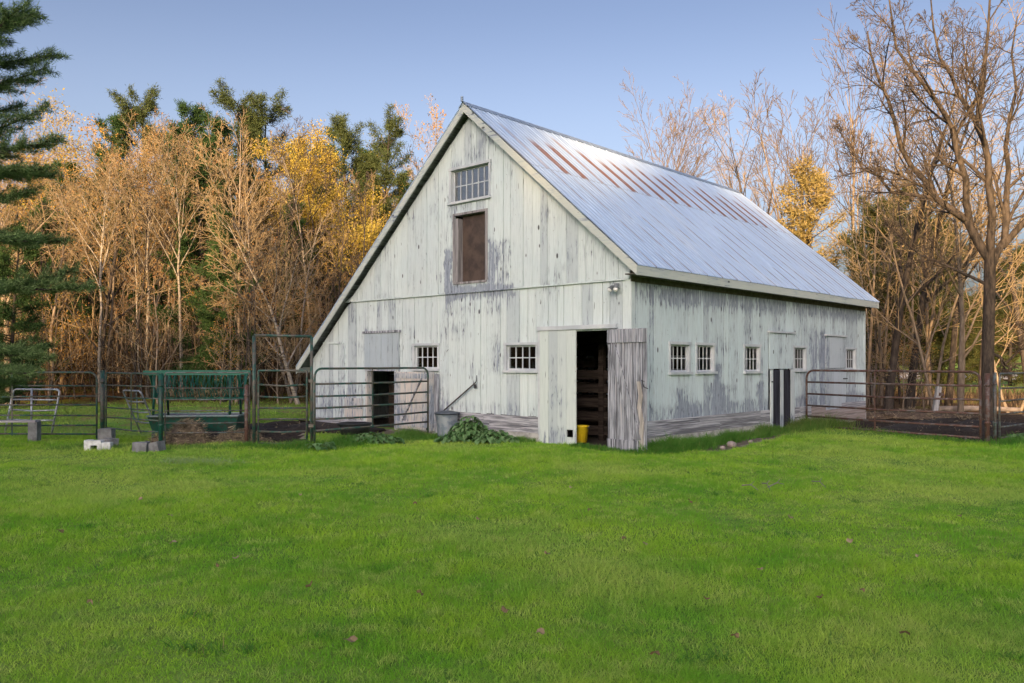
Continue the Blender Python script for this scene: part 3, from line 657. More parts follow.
def panel(name, label, cat, A, Bp, zs, mat, r=.021, stays=(), corner=.16, legs=(0, 1), lean=0, group=None, zb=-.12, top_r=None, close=True):
    """tube gate: A,B world ends, zs rail heights top to bottom"""
    A = np.array(A, float); Bp = np.array(Bp, float); L = float(np.hypot(*(Bp-A))); az = math.atan2(Bp[1]-A[1], Bp[0]-A[0])
    t = thing(name, label, cat, (A[0], A[1], 0), az, group)
    zt = zs[0]; zl = zs[-1]; c = corner
    f = lambda x, z: (x, lean*(z-zl), z)
    P = [f(0, zb if 0 in legs else zl), f(0, (zt+zl)/2)]
    for k in range(6):
        a = math.pi/2*k/5; P.append(f(c-c*math.cos(a), zt-c+c*math.sin(a)))
    for k in range(6):
        a = math.pi/2*k/5; P.append(f(L-c+c*math.sin(a), zt-c+c*math.cos(a)))
    P += [f(L, (zt+zl)/2), f(L, zb if 1 in legs else zl)]
    b = MB(); b.tube(P, r, 8, ref=np.array([0,1.,0])); b.build('frame', mat, t, True)
    for z in zs[1:]:
        b = MB(); g = rs(int(abs(z)*1000)+int(L*100)); s_ = g.uniform(-.025, .015)
        b.tube([f(0.0, z), f(L*.5, z-.006+s_), f(L, z)], r*.88, 8); b.build('rail', mat, t, True)
    for s_ in stays:
        b = MB(); b.bar(f(s_*L, zl-.03)+np.array((0,-.022,0)), f(s_*L, zt)+np.array((0,-.022,0)), .035, .008, up=(0,1,0)); b.build('stay', mat, t)
    return t
def post(name, label, xy, z0, z1, r, mat, cat='post'):
    o = thing(name, label, cat, (xy[0], xy[1], 0))
    b = MB(); b.tube([(0,0,z0), (0,0,z1)], r, 12); b.build('pipe', mat, o, True)
    b = MB(); b.lathe((0,0,z1), [(r*1.05, -.01), (r*1.05, .008), (0.001, .015)], 12); b.build('cap', mat, o)
    for z in (z0+(z1-z0)*.35, z0+(z1-z0)*.85):
        b = MB(); b.tube([(0,0,z-.02), (0,0,z+.02)], r*1.3, 12); b.build('clamp', mat, o, True)
    return o
H7 = [1.39, 1.10, .88, .69, .46, .25, .06]
panel('tube_gate', 'long dull green tube gate at the far left of the pens', 'gate', (-13.6, 17.95), (-8.95, 17.75), H7, Mgreen, stays=(.60, .28))
post('fence_post', 'short dark green post joining the two leftmost pen gates', (-8.8, 17.7), -.15, 1.42, .045, Mgreen)
panel('pipe_fence', 'green tube panel behind the concrete blocks, left of the feeder', 'fence panel', (-8.7, 17.65), (-7.06, 16.52), [1.38, 1.12, .88, .64, .43, .21], Mgreen, r=.017, stays=(.5,), corner=.05)
post('fence_post', 'bright green pipe post in front of the green hay feeder', (-7.02, 16.46), -.2, 1.38, .045, Mgreen2)
panel('pipe_fence', 'grey-green tube panel in front of the hay feeder', 'fence panel', (-6.95, 16.5), (-5.32, 16.7), [1.40, 1.09, .86, .63, .39, .19], Mgreyg, r=.014, stays=(), corner=.04)
# bow gate frame
o = thing('gate_arch', 'tall thin green pipe arch standing over the narrow pen gate', 'gate frame', (-5.2, 16.6, 0), 0)
b = MB(); b.tube([(0,0,-.2), (0,0,2.14)], .035, 10); b.build('upright', Mgreen, o, True)
b = MB(); b.tube([(1.16,0,-.2), (1.16,0,2.12)], .03, 10); b.build('upright', Mgreen, o, True)
b = MB(); b.tube([(0,0,2.15), (1.16,0,2.13)], .028, 10); b.build('crossbar', Mgreen, o, True)
for z in (.3, 1.2):
    b = MB(); b.box(1.11, 1.21, -.05, .05, z, z+.06); b.build('clamp', Mgreen, o)
panel('walk_gate', 'narrow green tube gate hung under the tall arch', 'gate', (-5.10, 16.56), (-4.13, 16.58), [1.44, 1.16, .92, .69, .46, .22, -.02], Mgreen, r=.021, corner=.03, zb=-.04)
post('fence_post', 'brown steel post beside the hinge of the narrow green gate', (-5.32, 16.5), -.2, 1.15, .04, Mrust)
panel('tube_gate', 'round-cornered green gate ending at the barn wall before the black tub', 'gate', (-3.97, 16.55), (-1.95, 19.1), [1.48, 1.17, .92, .68, .46, .23], Mgreen, r=.023, stays=(.47,), corner=.18, zb=-.1)
# right pen
panel('tube_gate', 'long rusty brown tube gate closing the pen right of the barn', 'gate', (7.62, 21.3), (10.08, 17.72), [1.40, 1.10, .80, .50, .22, -.02], Mrust, r=.027, stays=(.44,), corner=.2, legs=())
post('fence_post', 'rusty brown pipe post at the corner of the right pen', (10.15, 17.58), -.25, 1.36, .05, Mrust)
post('fence_post', 'pale green pipe post paired with the rusty corner post', (10.33, 17.62), -.25, 1.38, .035, Mgreyg)
panel('pipe_fence', 'grey-green tube panel running off the right edge of the picture', 'fence panel', (10.42, 17.6), (13.5, 20.6), [1.36, 1.05, .77, .49, .22, -.02], Mgreyg, r=.022, stays=(.42, .8), corner=.05)
o = thing('support_leg', 'short steel leg standing under the rusty gate near its post', 'support', (9.86, 17.9, 0)); b = MB(); b.tube([(0,0,-.25), (0,0,.0)], .03, 8); b.build('pipe', Mgreyg, o, True); b = MB(); b.box(-.06,.06,-.06,.06,-.2,-.18); b.build('foot', Mgreyg, o)
# galvanised gate thrown on the grass
t = panel('loose_gate', 'short silver galvanised gate leaning in the grass behind the green gate', 'gate', (-12.25, 20.0), (-10.95, 19.7), [.95, .70, .46, .22], Msilver, r=.024, stays=(), corner=.1, lean=.25)
b = MB(); b.tube([(.55, -.02+.25*.7, .98), (.68, 0, .02)], .024, 8); b.build('stay', Msilver, t, True)
t = panel('loose_gate', 'narrow pale metal gate tipped over beside the dark green post', 'gate', (-8.95, 19.6), (-8.35, 19.2), [.95, .7, .45, .2], Msilver, r=.02, corner=.08, lean=-.45)
b = MB(); b.tube([(.1, 0, .2), (.5, -.3, .9)], .016, 6); b.build('brace', Msilver, t)
# plank on block
def block(name, label, x, y, sx, sy, sz, rz_, mat=Mconc, cores=True, z=None, tilt=0, group=None):
    o = thing(name, label, 'concrete block', (x, y, gz(x, y)+.0 if z is None else z), rz_, group); o.rotation_euler[1] = tilt
    b = MB(); w = .035
    if cores:
        b.box(-sx, sx, -sy, -sy+w, 0, sz); b.box(-sx, sx, sy-w, sy, 0, sz)
        for c in (-sx, -.5*w, sx-w): b.box(c, c+w, -sy+w, sy-w, 0, sz)
    else: b.box(-sx, sx, -sy, sy, 0, sz)
    V = b.v; g = rs(int(abs(x*100)))
    for q in range(len(V)): V[q] = V[q] + g.normal(0, .004, V[q].shape)
    b.build('block_shell', mat, o); return o
Mwhite = plain('white_painted_concrete', (.72,.74,.76), .8, var=.3, sc=10, bump=.4)
block('concrete_block', 'tall pale block carrying the end of a plank at the left edge', -10.12, 17.45, .09, .10, .42, .1)
o = thing('plank', 'weathered grey plank resting on the tall block at the left edge', 'plank', (-10.15, 17.45, .34), math.pi+.05)
b = MB(); b.box(-.1, 1.6, -.11, .11, 0, .04); b.build('board', wood_mat('grey_plank', (.30,.28,.32), (.45,.42,.46), None, 'x'), o)
b = MB(); b.box(1.1, 1.2, -.1, .1, -.42, 0); b.build('leg', wood_mat('grey_plank_leg', (.20,.19,.2), (.35,.33,.34)), o)
o = thing('concrete_block', 'broken white block with a notch, leftmost of the blocks on the grass', 'concrete block', (-8.05, 16.0, gz(-8.05, 16)), .12)
b = MB(); b.box(-.22, -.10, -.09, .09, 0, .2); b.box(-.10, .02, -.09, .09, .10, .19); b.box(.02, .09, -.09, .09, 0, .19); b.build('chunk', Mwhite, o)
b = MB(); b.box(.10, .26, -.08, .08, 0, .15); b.build('chunk', Mwhite, o)
block('concrete_block', 'grey block standing upright against the dark green post', -8.42, 17.1, .14, .10, .32, .05, cores=False)
block('concrete_block', 'small grey block lying behind the broken white block', -7.98, 16.35, .12, .1, .19, -.5)
block('concrete_block', 'cracked grey block, left half, lying on the lawn before the feeder', -7.0, 15.55, .13, .11, .18, .1, cores=False)
block('concrete_block', 'cracked grey block, tilted right half, lying on the lawn before the feeder', -6.72, 15.6, .12, .11, .18, -.25, cores=False, tilt=-.22)
# hay feeder
def feeder():
    o = thing('hay_feeder', 'bright green steel hay feeder with slatted rack over a trough', 'hay feeder', (-7.80, 17.6, -.1), .08)
    Mrack = pipe_mat('rack_green', (.010,.12,.085), (.02,.07,.05), th=.6); Mtr = plain('blue_black_liner', (.045,.07,.13), .5, var=.4)
    L, W = 1.9, 1.0
    b = MB()
    ring0 = np.array([(.08,.08,.22), (L-.08,.08,.22), (L-.08,W-.08,.22), (.08,W-.08,.22)]); ring1 = np.array([(0,0,.55), (L,0,.55), (L,W,.55), (0,W,.55)])
    V = np.concatenate([ring0, ring1]); b.add(V, [(0,1,5,4),(1,2,6,5),(2,3,7,6),(3,0,4,7),(0,3,2,1)]); b.build('trough', Mgreen2, o)
    b = MB(); V2 = V.copy(); V2[:4] += (0,0,.03); V2[4:] += (0,0,.004); cen = V2.mean(0); V2[:, :2] = cen[:2]+(V2[:, :2]-cen[:2])*.97; b.add(V2, [(4,5,1,0),(5,6,2,1),(6,7,3,2),(7,4,0,3),(0,1,2,3)]); b.build('liner', Mtr, o)
    b = MB(); P = np.vstack([ring1, ring1[:1]]); b.tube(P, .022, 8, ref=np.array([0,0,1.])); b.build('rim', pipe_mat('worn_rim', (.10,.20,.19), (.2,.25,.26)), o)
    for x, y in ((.1,.1), (L-.1,.1), (L-.1,W-.1), (.1,W-.1)):
        b = MB(); b.box(x-.03, x+.03, y-.03, y+.03, 0, .25); b.build('leg', Mgreen2, o)
    for x in (.12, L-.18):
        for y, yt in ((.02, .10), (W-.02, W-.10)):
            b = MB(); b.tube([(x, y, .5), (x, yt, 1.46)], .028, 8); b.build('upright', Mgreen2, o, True)
    for y in (.08, W-.08):
        b = MB(); b.box(-.1, L+.05, y-.025, y+.025, 1.43, 1.53); b.build('top_rail', Mrack, o)
    b = MB()
    for y, s in ((.12, 1), (W-.12, -1)):
        for k in range(15):
            x = .05 + k*(L-.1)/14
            b.tube([(x, y, 1.44), (x+.02, W/2 - s*.06, .92)], .010, 6); b.tube([(x, y, 1.44), (x+(.11 if k % 2 else -.11), W/2 - s*.06, .92)], .008, 6)
        b.tube([(.0, W/2-s*.06, .92), (L, W/2-s*.06, .92)], .016, 6)
    for x in (.02, L-.02): b.tube([(x, .1, 1.44), (x, W/2, .92), (x, W-.1, 1.44)], .02, 6)
    b.build('rack', Mrack, o)
    g = rs(3); b = MB(); n = 500
    p0 = np.stack([g.uniform(.1, L-.1, n), W/2+g.normal(0, .07, n), .96+.12*g.rand(n)], -1); d = g.normal(0, .08, (n, 3)); s = g.normal(0, .006, (n, 3))
    V = np.stack([p0-s, p0+s, p0+d], 1).reshape(-1, 3); k = np.arange(n)[:, None]*3; b.add(V, np.concatenate([k, k+1, k+2], 1), .5)
    b.build('hay', plain('hay', (.30,.24,.13), .9), o)
feeder()
def heap(name, label, x, y, rx, ry, h, mat, straw, seed, cat='pile'):
    o = thing(name, label, cat, (x, y, gz(x, y)-.03)); g = rs(seed)
    n = 26; a = np.arange(n)*6.283/n; rings = 9; V = []
    for q in range(rings):
        f = q/(rings-1); rr = max(0, math.cos(f*1.5708))**.8; zz = math.sin(f*1.5708)**1.3*h
        w = 1+.18*np.sin(a*3+seed)+.1*np.sin(a*7+q)
        V.append(np.stack([rx*rr*w*np.cos(a), ry*rr*w*np.sin(a), zz*(1+.25*np.sin(a*2+seed))+0*a], -1)+g.normal(0, .018, (n, 3)))
    V = np.array(V); i = np.arange(rings-1)[:, None]*n; j = np.arange(n)[None]; j2 = (j+1) % n
    b = MB(); b.add(V.reshape(-1, 3), np.stack([i+j, i+j2, i+n+j2, i+n+j], -1).reshape(-1, 4)); b.build('mound', mat, o, True)
    if straw:
        m = straw; k = g.randint(0, rings*n, m); p0 = V.reshape(-1, 3)[k] + g.normal(0, .03, (m, 3)); d = g.normal(0, .07, (m, 3)); d[:, 2] = np.abs(d[:, 2])*.6; s = g.normal(0, .005, (m, 3))
        W = np.stack([p0-s, p0+s, p0+d], 1).reshape(-1, 3); k = np.arange(m)[:, None]*3
        b = MB(); b.add(W, np.concatenate([k, k+1, k+2], 1), np.repeat(g.rand(m), 3)); b.build('straw', plain(name+'_straw', (.34,.27,.18), .9, var=.5), o)
    return o
Mhay = plain('old_hay', (.15,.115,.08), .95, var=.5, sc=14, bump=.8); Msoil = plain('dark_manure', (.03,.023,.02), .95, var=.5, sc=10, bump=.8)
heap('hay_heap', 'brown heap of old hay against the front of the green feeder', -6.75, 17.05, .42, .3, .42, Mhay, 2600, 1)
heap('hay_heap', 'low trampled strip of straw between the green feeder and narrow gate', -5.75, 17.3, .55, .3, .2, Mhay, 2200, 2)
heap('hay_heap', 'small rusty brown heap beside the cracked grey block', -7.25, 16.95, .25, .2, .2, Mhay, 700, 5)
heap('soil_heap', 'low bank of dark soil behind the straw in the left pen', -5.2, 20.2, 2.0, .9, .22, Msoil, 300, 3)
heap('soil_heap', 'long low bank of dark soil inside the rusty gate', 11.6, 21.2, 2.2, 1.2, .26, Msoil, 500, 4)
heap('brush_heap', 'pale brown heap of leaves and straw at the back of the right pen', 12.2, 25.2, 2.1, .7, .2, plain('leaf_heap', (.12,.085,.06), .95, var=.5, sc=12, bump=.8), 2500, 6)
def rock(name, label, x, y, s, mat, seed):
    g = rs(seed); b = MB(); n, m = 9, 6; V = []
    for q in range(m):
        f = math.pi*q/(m-1); a = np.arange(n)*6.283/n
        V.append(np.stack([math.sin(f)*np.cos(a), math.sin(f)*np.sin(a), 0*a+math.cos(f)*.7], -1)*s*(1+g.normal(0, .08, (n, 1))))
    V = np.array(V); i = np.arange(m-1)[:, None]*n; j = np.arange(n)[None]; j2 = (j+1) % n
    b.add(V.reshape(-1, 3), np.stack([i+j, i+n+j, i+n+j2, i+j2], -1).reshape(-1, 4)); o = b.build(name, mat); o.location = (x, y, gz(x, y)+s*.4); return tag(o, label, 'rock')
rock('rock', 'small bright white stone on the dark soil behind the left pen panel', -5.95, 18.6, .09, Mwhite, 1)
Mstone = plain('pinkish_stone', (.38,.32,.29), .9, var=.3, sc=10, bump=.5)
for k, (v, u, s, l) in enumerate([(2.35, -.85, .10, 'largest pinkish stone half buried in the dirt beside the barn'), (1.7, -1.0, .06, 'flat stone in the dirt strip nearest the grey open door'), (3.2, -.85, .05, 'small stone at the far end of the dirt strip beside the barn')]):
    rock('rock', l, *bw(v, u), s, Mstone, 10+k)
# tub, can, pot, hoe, bucket
o = thing('rubber_tub', 'wide black rubber feed tub inside the round-cornered green gate', 'tub', (-3.62, 18.95, gz(-3.6, 18.9)+.02))
Mrub = plain('black_rubber', (.018,.02,.024), .55, var=.3)
b = MB(); b.lathe((0,0,0), [(.001,.0), (.31,.0), (.37,.24), (.355,.25), (.30,.04), (.001,.03)], 32); b.build('bowl', Mrub, o, True)
b = MB(); b.lathe((0,0,0), [(.365,.22), (.40,.225), (.405,.265), (.36,.27), (.35,.25)], 32); b.build('rim', Mrub, o, True)
Mgal = pipe_mat('galvanised_sheet', (.17,.22,.27), (.28,.32,.36), .5, .3)
o = thing('metal_can', 'pale galvanised can with dark lid by the gable wall', 'trash can', (-1.47, 18.62, gz(-1.47, 18.6)))
pr = [(.001,0), (.21,0)]
for k in range(12): z = .03+k*.045; pr += [(.215+.06*z+.004*(k % 2), z)]
b = MB(); b.lathe((0,0,0), pr, 32); b.build('body', Mgal, o, True)
b = MB(); b.lathe((0,0,0), [(.262,.53), (.285,.535), (.285,.575), (.25,.585), (.12,.61), (.001,.615)], 32); b.build('lid', plain('dark_lid', (.09,.11,.14), .5, .3, var=.3), o, True)
b = MB(); b.tube([(-.25,-.02,.35), (-.30,-.02,.33), (-.30,.08,.33), (-.25,.08,.35)], .007, 6); b.build('handle', Mgal, o)
o = thing('flower_pot', 'small yellow pot with a pink rim beside the metal can', 'flower pot', (-1.17, 18.05, gz(-1.17, 18.05)+.04))
b = MB(); b.lathe((0,0,0), [(.001,0), (.08,0), (.105,.15)], 20); b.build('pot', plain('yellow_glaze', (.62,.38,.03), .5, var=.2), o, True)
b = MB(); b.lathe((0,0,0), [(.105,.15), (.125,.152), (.13,.21), (.118,.212), (.11,.16)], 20); b.build('rim', plain('pink_glaze', (.55,.36,.36), .6, var=.2), o, True)
b = MB(); b.lathe((0,0,0), [(.118,.20), (.10,.26), (.04,.28), (.001,.275)], 16); b.build('lid', plain('red_lid', (.35,.08,.06), .6, var=.2), o, True)
o = thing('garden_hoe', 'dark long-handled hoe leaning at a slant against the gable above the can', 'hoe', (CX0, CY0, 0), TH)
b = MB(); b.tube([(-.10, 5.22, .42), (-.07, 4.12, 1.14)], .017, 8); b.build('handle', plain('dark_handle', (.05,.045,.045), .6), o, True)
b = MB(); b.tube([(-.07, 4.12, 1.14), (-.075, 4.06, 1.19), (-.07, 4.06, 1.32)], [.016, .012, .006], 8); b.hexa([(-.08,4.06,1.04),(-.06,4.06,1.04),(-.06,4.13,1.02),(-.08,4.13,1.02),(-.085,4.08,1.12),(-.06,4.08,1.12),(-.06,4.13,1.12),(-.085,4.13,1.12)]); b.build('blade', plain('dark_iron', (.09,.09,.10), .5, .5), o)
bx_, by_ = 1.42, 16.75
o = thing('bucket', 'yellow plastic bucket standing just inside the open barn door', 'bucket', (bx_, by_, -.02))
Myel = plain('yellow_plastic', (.75,.55,.02), .45, var=.12)
b = MB(); b.lathe((0,0,0), [(.001,0), (.105,0), (.14,.32), (.15,.325), (.15,.345), (.135,.345), (.10,.02), (.001,.02)], 24); b.build('pail', Myel, o, True)
b = MB(); a = np.linspace(0, math.pi, 12); b.tube(np.stack([.145*np.cos(a), -.05-.10*np.sin(a)*.5, .33-.05*np.sin(a)], -1), .005, 6); b.build('handle', Mgal, o)
# burdock
def big_leaf(b, base, az, L, W, droop, rnd):
    d = np.array([math.cos(az), math.sin(az), 0]); s = np.array([-d[1], d[0], 0]); n = 5; rows = []
    for k in range(n):
        f = k/(n-1); w = W*math.sin(math.pi*min(1, .12+.88*f)**.8)*.5 + .002
        c = np.array(base) + d*L*f + np.array([0,0,1])*(L*(.25*f - droop*f*f))
        rows.append([c-s*w+(0,0,.25*w), c-(0,0,.03*W), c+s*w+(0,0,.25*w)])
    V = np.array(rows).reshape(-1, 3); F = []
    for k in range(n-1):
        for j in range(2): F.append((k*3+j, k*3+j+1, k*3+3+j+1, k*3+3+j))
    b.add(V, F, rnd)
t_ = NT('burdock_leaf'); Mbur = t_.leafy(t_.mix(t_.rnd(), (.08,.19,.06), (.24,.38,.17)), .25)
t_ = NT('leaf_stem'); Mstem = plain('leaf_stem', (.10,.16,.06), .7)
def burdock(label, x, y, rx, ry, h, n, seed):
    o = thing('burdock_plant', label, 'plant', (x, y, gz(x, y))); g = rs(seed); b = MB(); s = MB()
    for k in range(n):
        a = g.rand()*6.28; q = math.sqrt(g.rand()); px, py = q*rx*math.cos(a), q*ry*math.sin(a); hh = h*(1-.65*q**1.6)*(.5+.6*g.rand())
        az = math.atan2(py, px)+g.normal(0, .8); L = .07+.09*g.rand()
        s.tube([(px*.5, py*.5, 0), (px*.8, py*.8, hh*.7), (px, py, hh)], .006, 4); big_leaf(b, (px, py, hh), az, L, L*.85, .55+.4*g.rand(), g.rand())
    b.build('leaves', Mbur, o, True); s.build('stems', Mstem, o)
    return o
burdock('tallest mound of broad burdock leaves beside the metal can', -.92, 17.75, .40, .28, .5, 420, 1)
burdock('low spread of burdock leaves at the foot of the sill boards', -.35, 17.05, .42, .25, .26, 220, 2)
burdock('burdock leaves sprawling in front of the yellow pot', -1.25, 17.55, .35, .2, .2, 150, 3)
burdock('broad leaves growing low beneath the round-cornered green gate', -3.0, 17.3, .7, .35, .2, 300, 4)
burdock('leafy weeds at the foot of the tube panel on the right edge', 11.6, 18.0, .8, .3, .24, 240, 5)
burdock('single small rosette of leaves by the foot of the green arch', -3.75, 16.2, .3, .2, .2, 40, 6)
# fallen leaves and sticks on the lawn
g = rs(9); t_ = NT('dead_leaf'); Mdl = t_.leafy(t_.mix(t_.oi(), (.22,.15,.08), (.42,.33,.22)), .2)
spots = [(218,573),(236,565),(310,595),(624,543),(645,548),(547,561),(735,643),(862,594),(170,523),(173,550),(140,506),(706,605),(540,640),(918,560),(571,489),(420,602),(760,572),(478,521),(850,543),(300,500),(90,610),(415,505),(505,618),(590,515),(655,660),(790,520),(905,640),(960,520),(350,655),(60,540),(820,600),(690,505)]
def gpt(px, py):
    D = F_PX*(CAMH+.07)/(py-HY); return (px-512)*D/F_PX, D
for k, (px, py) in enumerate(spots):
    x, y = gpt(px, py); b = MB(); s = g.uniform(.02, .038); n = 9; a = np.arange(n)*6.283/n
    rr = s*(1+.45*np.cos(a*5)*.5); V = np.stack([rr*np.cos(a), rr*np.sin(a)*.8, .012*np.sin(a*2)+.01*g.rand(n)], -1)
    b.add(np.vstack([V, [(0,0,.006)]]), [(q, (q+1) % n, n) for q in range(n)]); o = b.build('fallen_leaf', Mdl); o.location = (x, y, gz(x, y)+.055); o.rotation_euler = (g.normal(0,.3), g.normal(0,.3), g.rand()*6)
    tag(o, 'small dry brown fallen leaf lying on the open lawn', 'leaf', 'dry leaves scattered over the lawn')
Mtwig = plain('pale_twig', (.26,.22,.19), .8)
for k, (p0, p1, l) in enumerate([((762,487),(770,493),'pale twig lying on the lawn, left of the little group of sticks'), ((768,491),(784,487),'long pale twig lying across the lawn before the barn side wall'), ((742,490),(758,494),'dark short twig lying nearest the grey open door'), ((812,485),(826,490),'pale twig lying apart on the right of the lawn')]):
    a_ = gpt(*p0); c_ = gpt(*p1); b = MB(); A_ = np.array((*a_, gz(*a_)+.06)); C_ = np.array((*c_, gz(*c_)+.05)); m_ = (A_+C_)/2+(.03,.06,.03)
    b.tube([A_, m_, C_], [.009,.007,.004], 5); b.tube([m_, m_+(.08,.12,.03)], [.007,.003], 4); tag(b.build('twig', Mtwig), l, 'twig')
# leaning post, log and stump in the right pen background
o = thing('leaning_post', 'grey wooden post leaning in the back of the right pen', 'post', (13.1, 25.6, -.1)); b = MB(); b.bar((0,0,-.1), (.22,.1,.95), .14, .12, up=(0,1,0)); b.build('timber', wood_mat('grey_post', (.28,.28,.29), (.42,.42,.43)), o); b = MB(); b.bar((.18,.0,.72), (.33,.03,.70), .05, .1); b.build('cleat', Mrust, o)
o = thing('log', 'long pale fallen log lying behind the right pen', 'log', (13.6, 26.6, .1), -.12); b = MB(); b.tube([(0,0,0), (1.2,.05,.03), (2.6,-.05,0)], [.10,.09,.07], 10); b.build('trunk', plain('pale_log', (.40,.32,.26), .85, var=.35, sc=5), o, True); b = MB(); b.tube([(1.5,0,.05), (1.7,.2,.35)], [.03,.015], 6); b.build('stub', plain('log_stub', (.3,.24,.2), .85), o)

#TREES#
# ------------------------------------------------------------------ trees
def bark(name, c1, c2, sc=12, sp=None):
    t = NT(name); p = t.obj(); r = t.oi()
    n = t.noise(t.V('MULTIPLY', p, (sc, sc, sc*.25)), 1, 4, .65)
    c = t.mix(t.ss(n, .3, .7), c1, c2)
    if sp: c = t.mix(t.ss(t.noise(t.V('MULTIPLY', p, (2, 2, 9)), 1, 3), .55, .62), c, sp)
    c = t.mix(t.M('MULTIPLY', r, .4), c, tuple(x*.6 for x in c1))
    t.bsdf(c, .9, nrm=t.bump(n, .7, .02), spec=.1); return t.m
def leafmat(name, c1, c2, c3=None, tr=.4):
    t = NT(name); r = t.rnd(); o = t.oi()
    c = t.mix(r, c1, c2)
    if c3: c = t.mix(t.ss(t.noise(t.obj(), .45, 2), .5, .62, 0, .85), c, c3)
    c = t.mix(t.M('MULTIPLY', o, .3), c, c1)
    return t.leafy(c, tr)
Mbark = bark('grey_brown_bark', (.17,.13,.10), (.34,.27,.20))
Mbark_d = bark('dark_bark', (.035,.030,.028), (.095,.078,.068))
Mbirch = bark('pale_bark', (.22,.19,.16), (.40,.35,.29), sp=(.09,.08,.07))
Mtw = bark('twig_bark', (.19,.14,.085), (.34,.255,.15))
Mtw2 = bark('tan_twig_bark', (.23,.17,.10), (.40,.30,.175))
Mtw_d = bark('dark_twig_bark', (.055,.045,.042), (.13,.10,.085))
Myl = leafmat('yellow_leaves', (.44,.32,.06), (.60,.46,.11), (.42,.36,.09), .45)
Mol = leafmat('orange_leaves', (.42,.22,.05), (.56,.36,.09), None, .45)
Mbl = leafmat('brown_leaves', (.24,.13,.06), (.42,.25,.11), None, .35)
Mnd = leafmat('pine_needles', (.030,.062,.026), (.060,.105,.034), None, .15)
Mnd2 = leafmat('olive_pine_needles', (.055,.080,.034), (.105,.125,.05), None, .15)
Mnd3 = leafmat('golden_pine_needles', (.24,.20,.07), (.40,.29,.11), None, .25)  # sunlit gold is put into this pine's needle colour
Mnd_f = leafmat('near_pine_needles', (.10,.165,.06), (.20,.28,.12), None, .2)

def rot_to(d, ang, az):
    d = norm(d); a = np.cross(d, (0,0,1)) if abs(d[2]) < .95 else np.cross(d, (1,0,0)); a = norm(a); b_ = np.cross(d, a)
    return norm(d*math.cos(ang) + (a*math.cos(az)+b_*math.sin(az))*math.sin(ang))
def limb(g, p, d, L, r0, r1, n, wig, trop):
    P = [np.array(p, float)]; d = norm(d)
    for k in range(n):
        d = norm(d + g.normal(0, wig, 3) + np.array([0,0,trop])); P.append(P[-1] + d*L/n)
    f = np.linspace(0, 1, n+1); return np.array(P), r0*(1-f)**.9 + r1*f + .0
def interp(P, t):
    x = t*(len(P)-1); i = min(int(x), len(P)-2); return P[i]*(1-(x-i))+P[i+1]*(x-i), norm(P[i+1]-P[i])
def sprout(g, P, Rr, lvl, S, tr, cr, tips):
    """S[lvl] = (count, start, angle, length ratio, wiggle, tropism, segs)"""
    if lvl >= len(S): return
    cnt, st, an, lr, wg, tp, sg = S[lvl]; L0 = np.linalg.norm(np.diff(P, axis=0), axis=1).sum()
    cnt = max(1, int(round(cnt*g.uniform(.8, 1.2)))); a0 = g.rand()*6.28
    for k in range(cnt):
        t = st + (1-st)*(k+g.rand())/cnt; q, d = interp(P, min(t, .99))
        rr = np.interp(t*(len(P)-1), np.arange(len(P)), Rr)
        az = a0 + k*2.4 + g.normal(0, .4); ang = an*g.uniform(.7, 1.25)
        L = L0*lr*(1.15-.65*t)*g.uniform(.7, 1.2); r = max(rr*.62, S_MIN[0]*1.2)
        P2, R2 = limb(g, q, rot_to(d, ang, az), L, r, S_MIN[0], sg, wg, tp)
        (tr if lvl == 0 else cr).tube(P2, R2, 5 if lvl == 0 else (4 if lvl == 1 else 3), cap=False, rnd=g.rand())
        if lvl >= len(S)-2: tips.append((P2, lvl))
        sprout(g, P2, R2, lvl+1, S, tr, cr, tips)
S_MIN = [.006]
def leaves_on(g, tips, n, size, spread=.15, frac=1., zmin=-9):
    A = [P for P, l in tips if g.rand() < frac and P[-1][2] > zmin]
    k = g.randint(0, len(A), n); m = min(len(a) for a in A)
    arr = np.array([a[-m:] for a in A]); f = g.rand(n)*(m-1); i = np.minimum(f.astype(int), m-2); f = (f-i)[:, None]
    c = arr[k, i]*(1-f)+arr[k, i+1]*f + g.normal(0, spread, (n, 3))
    return quads(g, c, size)
def quads(g, c, size, asp=.8, updown=None):
    n = len(c); a = g.normal(0, 1, (n, 3)); a /= np.linalg.norm(a, axis=1)[:, None]; b_ = np.cross(a, g.normal(0, 1, (n, 3))); b_ /= np.linalg.norm(b_, axis=1)[:, None]
    s = size*(.6+.8*g.rand(n))[:, None]; a = a*s; b_ = b_*s*asp
    V = np.stack([c-a, c-b_*.6, c+a, c+b_*.6], 1).reshape(-1, 3); k = np.arange(n)[:, None]*4
    return V, np.concatenate([k, k+1, k+2, k+3], 1), np.repeat(g.rand(n), 4)
PARK = (0, -400, -60)
